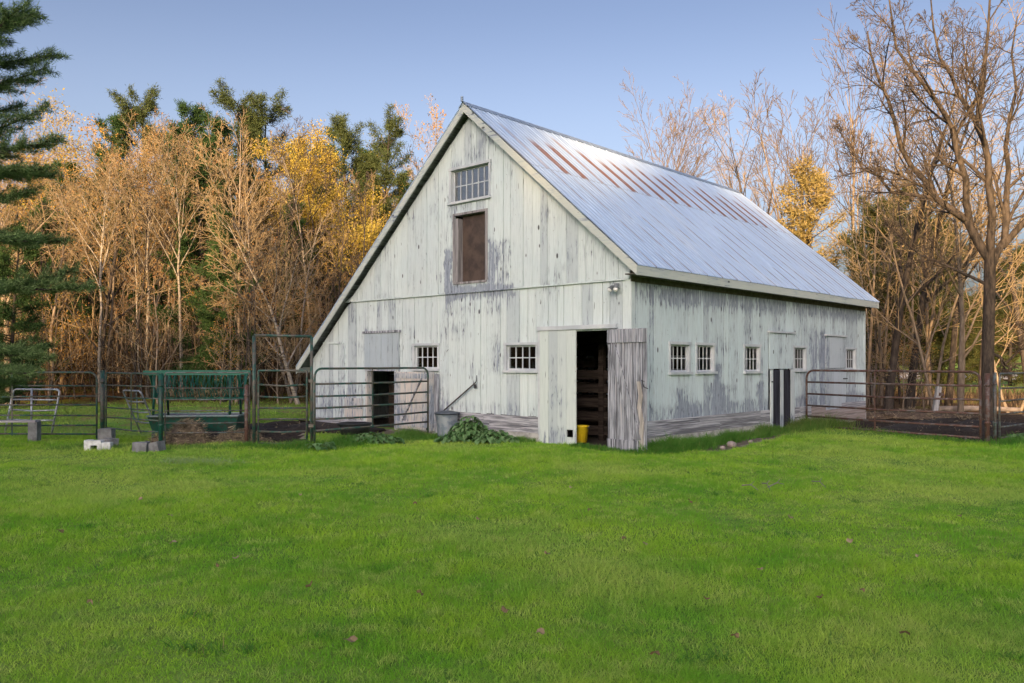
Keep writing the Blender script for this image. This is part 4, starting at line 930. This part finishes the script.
def bare(seed, h, r, S, bk, tw, cstart=.3, name='bare_tree', leaf=None, stems=1, spread=.25, minr=.0075, lean=(0,0), fork=None, col=None):
    g = rs(seed); S_MIN[0] = minr; tr = MB(); cr = MB(); tips = []
    for s in range(stems):
        a = g.rand()*6.28; d = np.array([lean[0], lean[1], 1.]) + (np.array([math.cos(a+s*6.28/stems), math.sin(a+s*6.28/stems), 0])*spread if stems > 1 else 0)
        hh = h*(g.uniform(.8, 1) if s else 1); p0 = (g.normal(0, .1), g.normal(0, .1), -.3) if stems > 1 else (0, 0, -.3)
        P, Rr = limb(g, p0, d, hh, r*(.7 if stems > 1 else 1), minr*1.5, 9, .055, .06 if stems > 1 else .03)
        Rr = Rr.copy(); Rr[0] *= 1.25
        tr.tube(P, Rr, 8, cap=False); sprout(g, P, Rr, 0, [(S[0][0]/ (1 if stems == 1 else stems*.7), cstart, *S[0][2:])]+S[1:], tr, cr, tips)
    root = thing(name, 'bare tree', 'tree', PARK)
    tr.build('trunk', bk, root, True); c = cr.build('crown', tw, root)
    if leaf:
        V, Fq, rr = leaves_on(g, tips, leaf[0], leaf[1], leaf[2], leaf[4] if len(leaf) > 4 else 1, leaf[5] if len(leaf) > 5 else -9); b = MB(); b.add(V, Fq, rr); b.build('leaves', leaf[3], root)
    return root
def pine(seed, h, r, mat, nl=60, Lmax=3.2, cstart=.25, tuft=(26, .28, .035), name='pine_tree', bk=None, shape=.8, droop=0, dens=1.0, top_r=.25):
    g = rs(seed); tr = MB(); cr = MB(); P, Rr = limb(g, (0,0,-.3), (0,0,1), h, r, .02, 9, .02, .02); tr.tube(P, Rr, 8, cap=False)
    C_, D_ = [], []
    for k in range(nl):
        t = cstart + (1-cstart)*((k+g.rand())/nl); q, d = interp(P, min(t, .995)); f = (t-cstart)/(1-cstart)
        L = Lmax*(max(0, 1-f)**shape*(1-top_r)+top_r)*g.uniform(.55, 1.15)*(1 if f > .08 else .7)
        az = g.rand()*6.28; el = .05+.7*f - droop
        P2, R2 = limb(g, q, (math.cos(az)*math.cos(el), math.sin(az)*math.cos(el), math.sin(el)), L, .05*(1-f*.6), .012, 5, .05, .05)
        tr.tube(P2, R2, 4, cap=False)
        nt_ = int(L*7*dens)+3
        for m in range(nt_):
            tt = .3+.7*(m+g.rand())/nt_; c, dd = interp(P2, min(tt, .99)); sd = rot_to(dd, g.uniform(.5, 1.1), g.rand()*6.28); sd[2] *= .35
            l2 = L*.30*(1.2-tt)*g.uniform(.5, 1.2); e = c+norm(sd)*l2
            for s in np.linspace(.25, 1, max(2, int(l2*4))): C_.append(c*(1-s)+e*s); D_.append(norm(sd)+(0,0,.35))
    C_ = np.array(C_); D_ = np.array(D_); n, ln, wd = tuft; N = len(C_)
    c = np.repeat(C_, n//3, 0); d = np.repeat(D_, n//3, 0)*.7 + g.normal(0, .6, (len(c), 3)); d /= np.linalg.norm(d, axis=1)[:, None]
    c = c + g.normal(0, ln*.5, c.shape); s = np.cross(d, g.normal(0, 1, d.shape)); s /= np.linalg.norm(s, axis=1)[:, None]
    l = ln*(.6+.7*g.rand(len(c)))[:, None]; V = np.stack([c-s*wd, c+s*wd, c+d*l], 1).reshape(-1, 3); k = np.arange(len(c))[:, None]*3
    cr.add(V, np.concatenate([k, k+1, k+2], 1), np.repeat(g.rand(len(c)), 3))
    root = thing(name, 'pine', 'tree', PARK); tr.build('trunk', bk or Mbark_d, root, True); cr.build('crown', mat, root); return root
def place(root, px, D, label, group=None, sc=1, rz_=None, used=[set()], rs_=rs(77), X=None):
    x = (px-512)*D/F_PX if X is None else X; rz_ = rs_.rand()*6.28 if rz_ is None else rz_; z = float(gz(x, D))
    if root.name in used[0]:
        return dup(root, (x, D, z), rz_, sc, label, group)
    used[0].add(root.name); root.location = (x, D, z); root.rotation_euler = (0,0,rz_); root.scale = (sc,)*3; root['label'] = label
    if group: root['group'] = group
    return root

#              count start angle  ratio wig  trop seg
S_wood = [(12, .3, .72, .44, .07, .05, 6), (6, .15, .65, .55, .09, .02, 5), (5, .12, .65, .55, .09, .0, 3), (2, .3, .6, .5, .08, 0, 2)]
S_up = [(12, .3, .55, .42, .06, .06, 6), (6, .15, .6, .55, .08, .03, 5), (5, .12, .6, .55, .08, .02, 3), (2, .3, .6, .5, .08, 0, 2)]
S_brush = [(10, .1, .7, .45, .1, .04, 4), (5, .2, .7, .5, .12, .0, 3), (3, .2, .7, .5, .12, 0, 2)]
V_ = [bare(101, 14, .17, S_wood, Mbark, Mtw2, .25), bare(102, 15, .15, S_up, Mbark, Mtw, .30), bare(103, 12.5, .13, S_wood, Mbark_d, Mtw2, .2, leaf=(500, .06, .12, Mbl, .4)),
      bare(104, 13, .12, S_up, Mbark, Mtw2, .35, leaf=(700, .065, .1, Mol, .25)), bare(105, 10.5, .10, S_wood, Mbark, Mtw2, .15, stems=3, spread=.22), bare(106, 12, .10, S_up, Mbirch, Mtw, .5, leaf=(300, .06, .1, Mbl, .4))]
SP = [bare(120, 5.5, .05, S_brush, Mbark, Mtw2, .1, name='sapling', leaf=(350, .05, .1, Mbl, .6)), bare(121, 6.5, .06, S_brush, Mbark_d, Mtw, .15, name='sapling', stems=2, leaf=(350, .05, .12, Mbl, .7)), bare(122, 5, .05, S_brush, Mbark, Mtw2, .1, name='sapling', leaf=(500, .05, .12, Mol, .5))]
g = rs(40)
GL = 'bare trees crowded in the woods left of the barn'
LL = ['bare tan tree crowded among others in the sunlit woods left of the barn']
k = 0
for row, (D0, n, x0, x1) in enumerate([(36, 8, -10, 345), (41, 10, -30, 395), (47, 11, -50, 430), (55, 14, -60, 460), (64, 15, -60, 470)]):
    for q in range(n):
        px = x0+(x1-x0)*(q+g.uniform(.1, .9))/n; D = D0+g.uniform(-2.5, 2.5); sc = g.uniform(.58, .90)*(1+.045*row)
        if abs(px-328) < 40 and D < 46: sc *= .62
        place(V_[g.randint(0, 6)] if k >= 6 else V_[k], px, D, LL[0], GL, sc); k += 1
S_pole = [(9, .5, .6, .22, .07, .05, 4), (5, .2, .6, .5, .08, .02, 3), (4, .2, .6, .5, .08, 0, 2)]
PL = [bare(140, 12, .085, S_pole, Mbark, Mtw, .5), bare(141, 10.5, .07, S_pole, Mbark_d, Mtw_d, .45), bare(142, 11.5, .075, S_pole, Mbirch, Mtw, .5)]
k = 0
for q in range(30):
    px = -20+395*(q+g.uniform(.05, .95))/30; D = g.uniform(33.5, 46)
    place(PL[k % 3] if k < 3 else PL[g.choice([0, 1, 1, 2, 0])], px, D, 'slim straight trunk with a small high crown in the left woods', 'slim straight trees in the left woods', g.uniform(.7, 1.0)); k += 1
for q, px in enumerate((868, 874, 881, 900, 915, 931, 952, 979)):
    place(PL[(0, 2, 0, 1, 0, 1, 0, 1)[q]], px, g.uniform(31, 42), 'slim straight trunk standing among the trees right of the barn', 'slim straight trees right of the barn', g.uniform(.7, .95))
k = 0
for q in range(34):
    px = -30+ (345+30)*(q+g.rand())/34; D = g.uniform(32.5, 40)
    place(SP[k % 3] if k < 3 else SP[g.choice([0, 1, 1, 0, 2])], px, D, 'thin brushy sapling at the edge of the woods behind the left pens', 'saplings along the edge of the left woods', g.uniform(.6, 1.15)); k += 1
# single trees that stand out on the left
yl = bare(130, 14.5, .17, S_wood, Mbark_d, Mtw_d, .3, name='maple_tree', leaf=(20000, .07, .3, Myl, .95, 3.0))
place(yl, 328, 43, 'tall tree full of bright yellow leaves left of the barn roof', sc=.80)
place(yl, 297, 50, 'yellow-leaved tree half hidden behind the dark forked tree', sc=.86)
yl2 = bare(134, 12, .14, S_wood, Mbark_d, Mtw, .3, name='maple_tree', leaf=(7000, .07, .3, Myl, .6, 3.0))
place(yl2, 372, 52, 'yellow-leaved tree half hidden behind the sloping barn roof', sc=.98)
og = bare(131, 12, .14, S_wood, Mbark, Mtw2, .25, name='maple_tree', leaf=(3000, .065, .25, Mol, .4, 3.0))
place(og, 152, 43, 'tree with orange leaves in its upper crown below the far pine tops', sc=1.03)
place(og, 22, 44, 'orange-leaved tree seen behind the branches of the near pine', sc=.98)
place(yl2, 60, 50, 'yellow-tinged tree to the right of the near pine branches', sc=1.1)
lg = bare(132, 15, .19, [(13, .3, .55, .45, .06, .07, 5), (9, .2, .6, .5, .08, .04, 4), (7, .2, .65, .5, .09, .02, 3), (4, .3, .6, .5, .1, 0, 2)], Mbark_d, Mtw_d, .28, name='bare_tree')
place(lg, 268, 38, 'dark forked bare tree standing in front of the yellow tree', sc=.74)
for px, D, sc, l in ((100, 35, .8, 'slim pale trunk lit orange, left of the green feeder'), (182, 36, .9, 'pale-barked tree standing behind the green hay feeder'), (148, 37, .95, 'slender pale tree left of the feeder post'), (237, 35.5, .85, 'pale tree behind the right end of the feeder')):
    place(V_[5], px, D, l, sc=sc)
ln = bare(133, 9, .10, S_wood, Mbirch, Mtw2, .2, name='bare_tree', lean=(-.28, .0), stems=1)
place(ln, 300, 33.5, 'pale leaning tree seen through the tall pen arch', sc=.9, rz_=0)
place(ln, 293, 36, 'second leaning pale tree farther behind the pen arch', sc=.8, rz_=.3)
ps = [pine(201, 16, .22, Mnd, 80, 3.2, .2, tuft=(48,.26,.024)), pine(202, 17, .22, Mnd2, 58, 2.8, .45, shape=.45, top_r=.45, tuft=(42,.24,.020), dens=1.0), pine(203, 11, .16, Mnd, 80, 2.6, .06, tuft=(42, .22, .020), name='hemlock_tree', droop=.15, shape=.7)]
for i, px, D, sc, l in ((1, 147, 50, 1.0, 'pine with flat open top rising above the left woods'), (0, 190, 47, .97, 'narrow dark pine rising beside the flat-topped pine'), (0, 212, 44, .88, 'dark green pine between the two far pine tops'), (1, 240, 49, .97, 'pine with a wide crown behind the dark forked tree'), (1, 264, 50, .98, 'pine crown touching the wide one on its right'),
                        (1, 350, 50, .90, 'small pine top just behind the yellow tree'), (1, 381, 50, .90, 'rightmost pine top above the woods left of the roof'), (0, 222, 43, .72, 'shadowy pine half way down the woods'), (0, 118, 50, .97, 'dark pine top left of the flat-topped pine')):
    place(ps[i], px, D, l, sc=sc)
for px, D, sc, l in ((66, 43, .72, 'dark evergreen in the shadows right of the near pine'), (112, 42.5, .60, 'low dark evergreen deep in the woods above the broken white block'), (172, 43, .84, 'dark evergreen between the orange tree and the narrow pine'), (205, 38, .80, 'broad dark evergreen below the dark pine tops'), (290, 42.5, .60, 'dark evergreen filling the gap left of the yellow tree'), (345, 45, .50, 'low dark evergreen below the yellow tree'), (34, 38, .66, 'dark evergreen between the orange tree and the near pine')):
    place(ps[0] if D > 42 else ps[2], px, D, l, sc=sc if D > 42 else sc*1.25)  # several added to darken gaps where the woods fall into shade
for px, D, sc, l in ((300, 58, .98, 'dark pine standing behind the dark forked tree'), (325, 60, 1.0, 'dark pine directly behind the yellow tree'), (365, 58, .95, 'dark pine behind the half hidden yellow tree'), (405, 62, .9, 'dark pine close to the sloping roof edge')):
    place(ps[0], px, D, l, sc=sc)
place(ps[2], 224, 34.5, 'dark hemlock standing behind the feeder, in front of the bare woods', sc=.74)
place(ps[2], 12, 31, 'dark hemlock at the left edge behind the green gate', sc=.62)
place(ps[2], 212, 42, 'second dark hemlock behind the first one by the feeder', sc=.8)
for q in range(13):  # backdrop evergreens added so gaps between the trees read as dark shade
    px = -30+440*(q+g.uniform(.1, .9))/13
    place(ps[0] if q % 3 else ps[2], px, g.uniform(55, 64), 'dark evergreen deep in the woods behind the bare trees left of the barn', 'dark evergreens deep in the left woods', g.uniform(.72, .92)*(1 if q % 3 else 1.2))
# near pine on the left edge: explicit limbs with fine needles
def near_pine():
    g = rs(7); o = thing('pine_tree', 'near green pine reaching in from the left edge of the picture', 'tree', (-10.6, 14.6, float(gz(-10.6, 14.6))))
    tr = MB(); P, Rr = limb(g, (0,0,-.3), (0,0,1), 13, .24, .03, 9, .015, .02); tr.tube(P, Rr, 10, cap=False); tr.build('trunk', Mbark_d, o, True)
    br = MB(); C_, D_ = [], []
    L = [(6.35, 2.75, -.15, .30), (6.9, 2.1, .2, .28), (5.75, 2.2, -.6, .2), (5.25, 2.7, .0, .05), (4.85, 2.55, -.35, -.02), (5.0, 2.1, .5, .05), (4.0, 2.0, -.2, -.05), (4.05, 2.2, .5, 0), (3.0, 2.9, .05, -.04), (2.9, 2.6, .5, .0), (2.7, 2.2, -.5, -.05), (2.1, 2.3, .1, -.08), (1.8, 1.9, .5, -.08), (1.5, 2.3, -.2, -.05), (7.6, 1.6, -.1, .4), (7.4, 1.7, .6, .4), (8.2, 1.3, -.3, .5), (8.8, 1.4, .3, .5), (6.0, 1.7, .8, .2), (6.6, 1.8, -.8, .3), (9.6, 1.2, 0, .6), (7.0, 1.5, -.2, .35), (8.0, 1.6, .1, .4), (1.1, 1.9, .3, -.05), (7.2, 2.0, .35, .35), (7.8, 1.9, -.05, .4), (6.7, 2.3, .45, .25), (8.4, 1.7, .1, .45), (6.2, 2.2, .3, .2), (5.5, 2.2, .3, .1), (4.5, 2.0, .2, .0), (9.0, 1.6, -.2, .5)]
    for k in range(10): L.append((g.uniform(2, 11), g.uniform(1.2, 2.6), g.uniform(1.2, 5.1), .1))
    for z, ln_, az, el in L:
        q, _ = interp(P, min(.98, (z+.3)/13)); P2, R2 = limb(g, q, (math.cos(az)*math.cos(el), math.sin(az)*math.cos(el), math.sin(el)), ln_, .04, .008, 7, .06, .03)
        br.tube(P2, R2, 5, cap=False); ns = int(ln_*19)
        for m in range(ns):
            tt = .22+.78*(m+g.rand())/ns; c, dd = interp(P2, min(tt, .99)); sd = rot_to(dd, g.uniform(.4, 1.1), g.rand()*6.28); sd[2] = sd[2]*.3+.12
            l2 = (.20+.55*(1-tt))*g.uniform(.5, 1.2)*min(1, ln_/2); e = c+norm(sd)*l2; br.tube([c, (c+e)/2-(0,0,.01), e], [.006, .005, .003], 3, cap=False)
            for s in np.linspace(.25, 1, max(2, int(l2*13))): C_.append(c*(1-s)+e*s); D_.append(norm(sd)+(0,0,.25))
    C_ = np.array(C_); D_ = np.array(D_); n = 24
    c = np.repeat(C_, n, 0); d = np.repeat(D_, n, 0)*.7+g.normal(0, .75, (len(c), 3)); d /= np.linalg.norm(d, axis=1)[:, None]
    s = np.cross(d, g.normal(0, 1, d.shape)); s /= np.linalg.norm(s, axis=1)[:, None]; l = .10*(.7+.6*g.rand(len(c)))[:, None]
    c = c+g.normal(0, .025, c.shape); V = np.stack([c-s*.0055, c+s*.0055, c+d*l], 1).reshape(-1, 3); k = np.arange(len(c))[:, None]*3
    b = MB(); b.add(V, np.concatenate([k, k+1, k+2], 1), np.repeat(g.rand(len(c)), 3)); br.build('branches', Mbark_d, o); b.build('needles', Mnd_f, o)
near_pine()

# ---- right side
def big_tree():
    g = rs(15); o = thing('bare_tree', 'big dark bare tree whose limbs fill the upper right corner', 'tree', (13.42, 23.2, float(gz(13.42, 23.2)))); tr = MB(); cr = MB(); tips = []; S_MIN[0] = .005
    T = np.array([(0,0,-.4), (-.02,0,1), (0,.02,2.2), (.03,0,3.6), (.05,0,4.7)]); tr.tube(T, [.21,.165,.155,.15,.145], 12, cap=False)
    LIM = [([(.05,0,4.6), (-.5,.1,5.7), (-1.3,.3,6.4), (-2.1,.2,7.3), (-2.7,-.1,8.4), (-3.2,-.3,9.7), (-3.5,-.2,11)], .13),
           ([(-.45,.1,5.6), (-.9,-.4,6.8), (-1.3,-.6,8.1), (-2.1,-.7,9.2), (-2.9,-.8,10.3), (-3.4,-1,11.9)], .10),
           ([(.05,0,4.5), (-.1,-.3,5.9), (-.35,-.5,7.3), (-.55,-.5,8.3), (-.35,-.4,9.7), (-.1,-.3,11.2), (.1,-.1,13)], .12),
           ([(-.5,-.5,8.1), (-1.0,-.3,9.2), (-1.3,.1,10.4), (-1.5,.3,12.2)], .075),
           ([(.05,0,4.4), (.55,.2,5.2), (.75,.4,6.5), (.8,.5,8.0), (1.1,.7,9.6), (1.2,.8,11.8)], .12),
           ([(.5,.2,5.0), (1.2,.0,5.9), (2.0,-.3,6.6), (2.9,-.5,7.6), (3.6,-.7,9.2)], .10),
           ([(.05,0,2.0), (.45,-.1,1.75), (.9,-.2,2.2), (1.2,-.3,3.1)], .05),
           ([(.0,0,3.9), (-.7,.3,4.4), (-1.6,.5,4.7), (-2.5,.4,5.6)], .05),
           ([(-1.3,.3,6.4), (-2.4,.6,6.7), (-3.3,.6,7.4), (-4.0,.4,8.4)], .06)]
    S = [(7, .15, .7, .36, .08, .05, 5), (8, .12, .65, .52, .1, .03, 4), (6, .12, .65, .58, .1, .02, 3), (3, .2, .5, .6, .06, 0, 2)]
    for Lm, r in LIM:
        P = np.array(Lm, float); x = np.linspace(0, len(P)-1, len(P)*2-1); P = np.stack([np.interp(x, np.arange(len(P)), P[:, j]) for j in range(3)], -1) + g.normal(0, .04, (len(x), 3))*(np.arange(len(x)) > 0)[:, None]
        Rr = np.linspace(r, .018, len(P)); tr.tube(P, Rr, 8, cap=False); sprout(g, P, Rr, 0, S, tr, cr, tips)
    tr.build('trunk', bark('big_tree_bark', (.030,.026,.023), (.115,.088,.068)), o, True); cr.build('crown', bark('big_tree_twigs', (.05,.042,.037), (.15,.112,.085)), o)
big_tree()
S_open = [(8, .35, .75, .45, .08, .02, 6), (6, .15, .7, .55, .08, .01, 5), (5, .15, .65, .6, .08, .0, 3)]
rt = [bare(301, 12, .15, S_open, Mbark_d, Mtw2, .28), bare(302, 11, .13, S_open, Mbark, Mtw2, .22, stems=2, spread=.1), bare(303, 14, .15, S_up, Mbark_d, Mtw, .35), bare(304, 9, .09, S_open, Mbark, Mtw2, .15, stems=2, spread=.5)]
S_fan = [(11, .12, .42, .55, .04, .05, 5), (7, .2, .48, .52, .05, .04, 4), (5, .2, .5, .55, .05, .03, 3), (2, .2, .5, .6, .06, 0, 2)]
fan = bare(305, 15, .16, S_fan, Mbark, bark('fan_twigs', (.10,.075,.055), (.21,.155,.105)), .25, stems=4, spread=.32, minr=.009)
for i, px, D, sc, l in ((1, 961, 26, .93, 'two-stemmed pale tree standing left of the big dark tree'), (0, 887, 28, 1.0, 'dark trunk nearest the far corner of the barn'), (0, 908, 29, 1.05, 'crooked dark tree between the paired trunks and the pale tree'),
                        (1, 925, 33, .95, 'pale lit trunk in the middle of the right grove'), (3, 938, 27, .9, 'small spreading tree with a long diagonal limb in the right grove'), (0, 948, 32, .9, 'dark tree just left of the two-stemmed tree'), (3, 872, 33, .95, 'thin sunlit stems rising beside the barn end wall'), (3, 1012, 28, .9, 'low spreading bare tree right of the big dark tree'), (0, 1030, 34, 1.0, 'bare tree cut by the right edge of the picture'), ):
    place(rt[i], px, D, l, sc=sc)
fan2 = bare(309, 14, .17, [(24, .12, .50, .62, .05, .05, 6), (8, .15, .5, .48, .06, .04, 5), (5, .15, .5, .55, .07, .02, 3), (2, .2, .5, .6, .07, 0, 2)], bark('fan_bark', (.12,.09,.065), (.24,.18,.13)), bark('fan_fine_twigs', (.10,.075,.05), (.22,.16,.11)), .15, minr=.008)
place(fan2, 652, 60, 'broad rounded bare tree rising behind the middle of the ridge', sc=1.22, rz_=.5)
for px, D, sc, rt_ in ( (815, 55, 1.22, 1.), (845, 57, 1.34, 4.)):
    l = {648: 'left of the two wide fan-shaped bare trees behind the ridge', 694: 'right of the two wide fan-shaped bare trees behind the ridge', 815: 'bare tree with upright fan of branches in front of the golden pine', 845: 'tall bare tree just right of the golden pine'}[px]
    place(fan, px, D, l, sc=sc, rz_=rt_)
place(rt[2], 765, 55, 'single bare tree rising behind the far end of the ridge', sc=1.28)
place(rt[2], 612, 70, 'bare tree top just showing over the middle of the ridge', sc=.95)
ph = bare(307, 13, .12, S_up, Mbark, Mtw2, .3, leaf=(1200, .07, .12, Mol, .6))
place(ph, 423, 52, 'small-leaved orange tree rising beside the left roof slope', sc=1.12)
gp2 = pine(204, 13, .18, Mnd3, 80, 3.3, .12, shape=.6, tuft=(18,.32,.03))
place(gp2, 812, 51, 'golden sunlit pine behind the lower roof of the barn', sc=1.06)
ol = pine(205, 10, .16, leafmat('cedar_needles', (.035,.05,.02), (.10,.095,.035), None, .15), 80, 3.6, .05, shape=.5, top_r=.35, name='cedar_tree', tuft=(42,.25,.022))
for px, D, sc, l in ((884, 47, 1.05, 'rounded olive evergreen just right of the barn roof'), (912, 48, 1.1, 'broad olive evergreen behind the crooked dark tree'), (940, 50, 1.0, 'olive evergreen behind the pale two-stemmed tree'), (862, 58, .85, 'low olive evergreen touching the roof end'), (1010, 60, .95, 'olive evergreen at the right edge beyond the road lawn')):
    place(ol, px, D, l, sc=sc)
k = 0
for q in range(8):
    px = 868 + 60*(q+g.rand())/8; D = g.uniform(27, 44)
    place(SP[g.randint(0, 3)], px, D, 'thin brushy sapling among the trunks right of the barn', 'saplings right of the barn', g.uniform(.35, .75))
GR = 'bare trees of the far woods right of the barn'
for q in range(16):
    px = 745 + 330*(q+g.rand())/16; D = g.uniform(112, 126)
    place(V_[g.randint(0, 5)], px, D, 'distant bare tree in the brown woods beyond the road', GR, g.uniform(.7, .95))
# ---- masses nobody could count
def mass(name, label, boxes, mats, seed, cat):
    g = rs(seed); b = MB()
    for (px0, px1, D0, D1, h, n, size, m, stem) in boxes:
        px = g.uniform(px0, px1, n); D = g.uniform(D0, D1, n); X = (px-512)*D/F_PX; top = h*(.72+.22*pnoise(X, D, .45, seed)+.1*pnoise(X, D, 1.6, seed+1))
        Z = gz(X, D)+top*g.rand(n)**.9
        c = np.stack([X, D, Z], -1)
        V, Fq, rr = quads(g, c, size, .35 if not stem else .1); 
        if stem:
            d = g.normal(0, .22, (n, 3)); d[:, 2] = 1; d = d/np.linalg.norm(d, axis=1)[:, None]*size*(2+4*g.rand(n))[:, None]; s = np.cross(d, g.normal(0, 1, (n, 3))); s = s/np.linalg.norm(s, axis=1)[:, None]*.016*(.6+g.rand(n))[:, None]
            V = np.stack([c-d-s, c-d+s, c+d+s*.5, c+d-s*.5], 1).reshape(-1, 3)
        b.add(V, Fq, rr, m)
    return tag(b.build(name, mats), label, cat, kind='stuff')
Mbr = leafmat('brush_leaves', (.04,.026,.016), (.16,.085,.035), (.035,.045,.02), .2)
t_ = NT('brush_stems'); Mst = t_.leafy(t_.mix(t_.rnd(), (.03,.025,.022), (.16,.115,.075)), .0)  # brush and stem colours darkened to stand in for depth shade
mass('undergrowth', 'tangle of brown brush and dead leaves under the woods', [(-60, 470, 35, 70, 2.6, 42000, .10, 0, False), (-60, 470, 34, 70, 4.0, 11000, .14, 1, True), (-60, 460, 64, 95, 9.5, 60000, .20, 0, False), (-60, 470, 64, 95, 9, 7000, .30, 1, True),
     (866, 905, 33, 44, .5, 1500, .06, 0, False), (866, 1060, 28, 46, .5, 900, .06, 1, True), (470, 1090, 114, 150, 8.5, 70000, .28, 0, False), (470, 1090, 114, 150, 9, 9000, .4, 1, True)], [Mbr, Mst], 60, 'brush')
# unseen wooded crest added behind the camera, shaped to shade the farmyard
def crest():
    g = rs(70); b = MB()
    for k in range(760):
        x = -190+340*(k % 380)/380+g.normal(0, 1); y = -178-6*(k//380)+g.normal(0, 2)
        T = np.interp(x, [-200,-108,-92,-83,-80,-78,-75,-73,-70,-68.5,-67,-65,-46,-40,-38.5,-37,-30,-20,150], [26,28,40,46.5,46.5,42.5,42.5,47,47,43.5,43.5,49.5,49.5,46.2,43,40,35,28,26]) + g.normal(0, .9)*(1 if not -70 < x < -43 else .3)  # crest profile blocks the sun; notches let it dapple the left woods
        z0 = float(gz(x, y)); hh = T-z0; r = g.uniform(1.3, 1.9)
        b.tube([(x,y,z0-.5), (x,y,z0+hh*.6)], [.25, .12], 5)
        n = 10; a = np.arange(n)*6.283/n; V = []
        for q in range(7):
            f = q/6; rr = r*math.sin(math.pi*(.25+.68*f))**.8*(1-.35*f)
            V.append(np.stack([x+rr*np.cos(a), y+rr*np.sin(a), z0-.3+hh*f+0*a], -1)+g.normal(0, .2, (n, 3))*(q < 6))
        V = np.array(V); i = np.arange(6)[:, None]*n; j = np.arange(n)[None]; j2 = (j+1) % n
        b.add(V.reshape(-1, 3), np.stack([i+j, i+j2, i+n+j2, i+n+j], -1).reshape(-1, 4), g.rand())
    tag(b.build('treeline', Mnd), 'dark wooded crest of the hill behind the photographer', 'trees', kind='stuff')
crest()
def side_woods():
    g = rs(71); b = MB()
    for x0, x1, y0, y1, n in ((-75, -38, -25, 36, 40000), (36, 75, -25, 42, 40000)):
        X = g.uniform(x0, x1, n); Y = g.uniform(y0, y1, n); Z = gz(X, Y)+(10+2*pnoise(X, Y, .3, 9))*g.rand(n)
        V, Fq, rr = quads(g, np.stack([X, Y, Z], -1), .30, .4); b.add(V, Fq, rr, 0)
    for k in range(260):
        x = g.uniform(38, 72)*g.choice([-1, 1]); y = g.uniform(-25, 38); b.tube([(x, y, -.3), (x+g.normal(0,.4), y, 5), (x+g.normal(0,.8), y, 12)], [.18, .12, .03], 5, g.rand(), 1)
    tag(b.build('woodland', [Mbr, Mst]), 'brown woods closing in the farmyard on both sides', 'woods', kind='stuff')
side_woods()
# ------------------------------------------------------------------ light, sky, camera
EL = R(11); AZ = R(194.5)      # sun behind the camera, a little to the left
w = bpy.data.worlds.new('World'); scene.world = w; w.use_nodes = True; nt = w.node_tree
bg = nt.nodes['Background']; sk = nt.nodes.new('ShaderNodeTexSky'); sk.sky_type = 'NISHITA'; sk.sun_disc = False
sk.sun_elevation = EL; sk.sun_rotation = AZ; sk.air_density = 1.0; sk.dust_density = 7.0; sk.ozone_density = 2.3
hs = nt.nodes.new('ShaderNodeHueSaturation'); hs.inputs['Saturation'].default_value = .74; nt.links.new(sk.outputs[0], hs.inputs['Color']); mt = nt.nodes.new('ShaderNodeMix'); mt.data_type = 'RGBA'; mt.blend_type = 'MULTIPLY'; mt.inputs[0].default_value = 1; mt.inputs[7].default_value = (.96, .92, 1.0, 1); nt.links.new(hs.outputs[0], mt.inputs[6]); 
# the sky opposite a low sun deepens above the horizon
tcw = nt.nodes.new('ShaderNodeTexCoord'); sx = nt.nodes.new('ShaderNodeSeparateXYZ'); nt.links.new(tcw.outputs['Generated'], sx.inputs[0])
def mr(v, a, b, lo, hi):
    o = nt.nodes.new('ShaderNodeMapRange'); o.interpolation_type = 'SMOOTHSTEP'; nt.links.new(v, o.inputs[0])
    for q, u in zip((1, 2, 3, 4), (a, b, lo, hi)): o.inputs[q].default_value = u
    return o.outputs[0]
ml = nt.nodes.new('ShaderNodeMath'); ml.operation = 'MULTIPLY'; nt.links.new(mr(sx.outputs[2], .20, .44, 0, 1), ml.inputs[0]); nt.links.new(mr(sx.outputs[1], -.1, .6, 0, .85), ml.inputs[1])
dk = nt.nodes.new('ShaderNodeMix'); dk.data_type = 'RGBA'; dk.blend_type = 'MULTIPLY'; nt.links.new(ml.outputs[0], dk.inputs[0]); nt.links.new(mt.outputs[2], dk.inputs[6]); dk.inputs[7].default_value = (.52, .58, .66, 1)
nt.links.new(dk.outputs[2], bg.inputs[0]); bg.inputs[1].default_value = .15
sd = bpy.data.lights.new('sun', 'SUN'); sd.energy = 5.0; sd.angle = R(.6); sd.color = (1, .67, .33)
so = bpy.data.objects.new('sun', sd); C.objects.link(so)
import mathutils
dirv = mathutils.Vector((math.sin(AZ)*math.cos(EL), math.cos(AZ)*math.cos(EL), math.sin(EL)))
so.rotation_euler = dirv.to_track_quat('Z', 'Y').to_euler()
cam = bpy.data.cameras.new('camera'); co = bpy.data.objects.new('camera', cam); C.objects.link(co)
co.location = (0, 0, CAMH); co.rotation_euler = (R(90), 0, 0); cam.sensor_width = 36; cam.lens = F_PX/1024*36
cam.shift_y = (HY-341.5)/1024; cam.clip_end = 3000; cam.clip_start = .05
scene.camera = co
scene.view_settings.view_transform = 'Standard'; scene.view_settings.look = 'None'; scene.view_settings.gamma = 1; scene.view_settings.exposure = 1.3
scene.render.engine = 'CYCLES'
try: scene.cycles.use_denoising = True; scene.cycles.max_bounces = 6; scene.cycles.transparent_max_bounces = 12
except Exception: pass
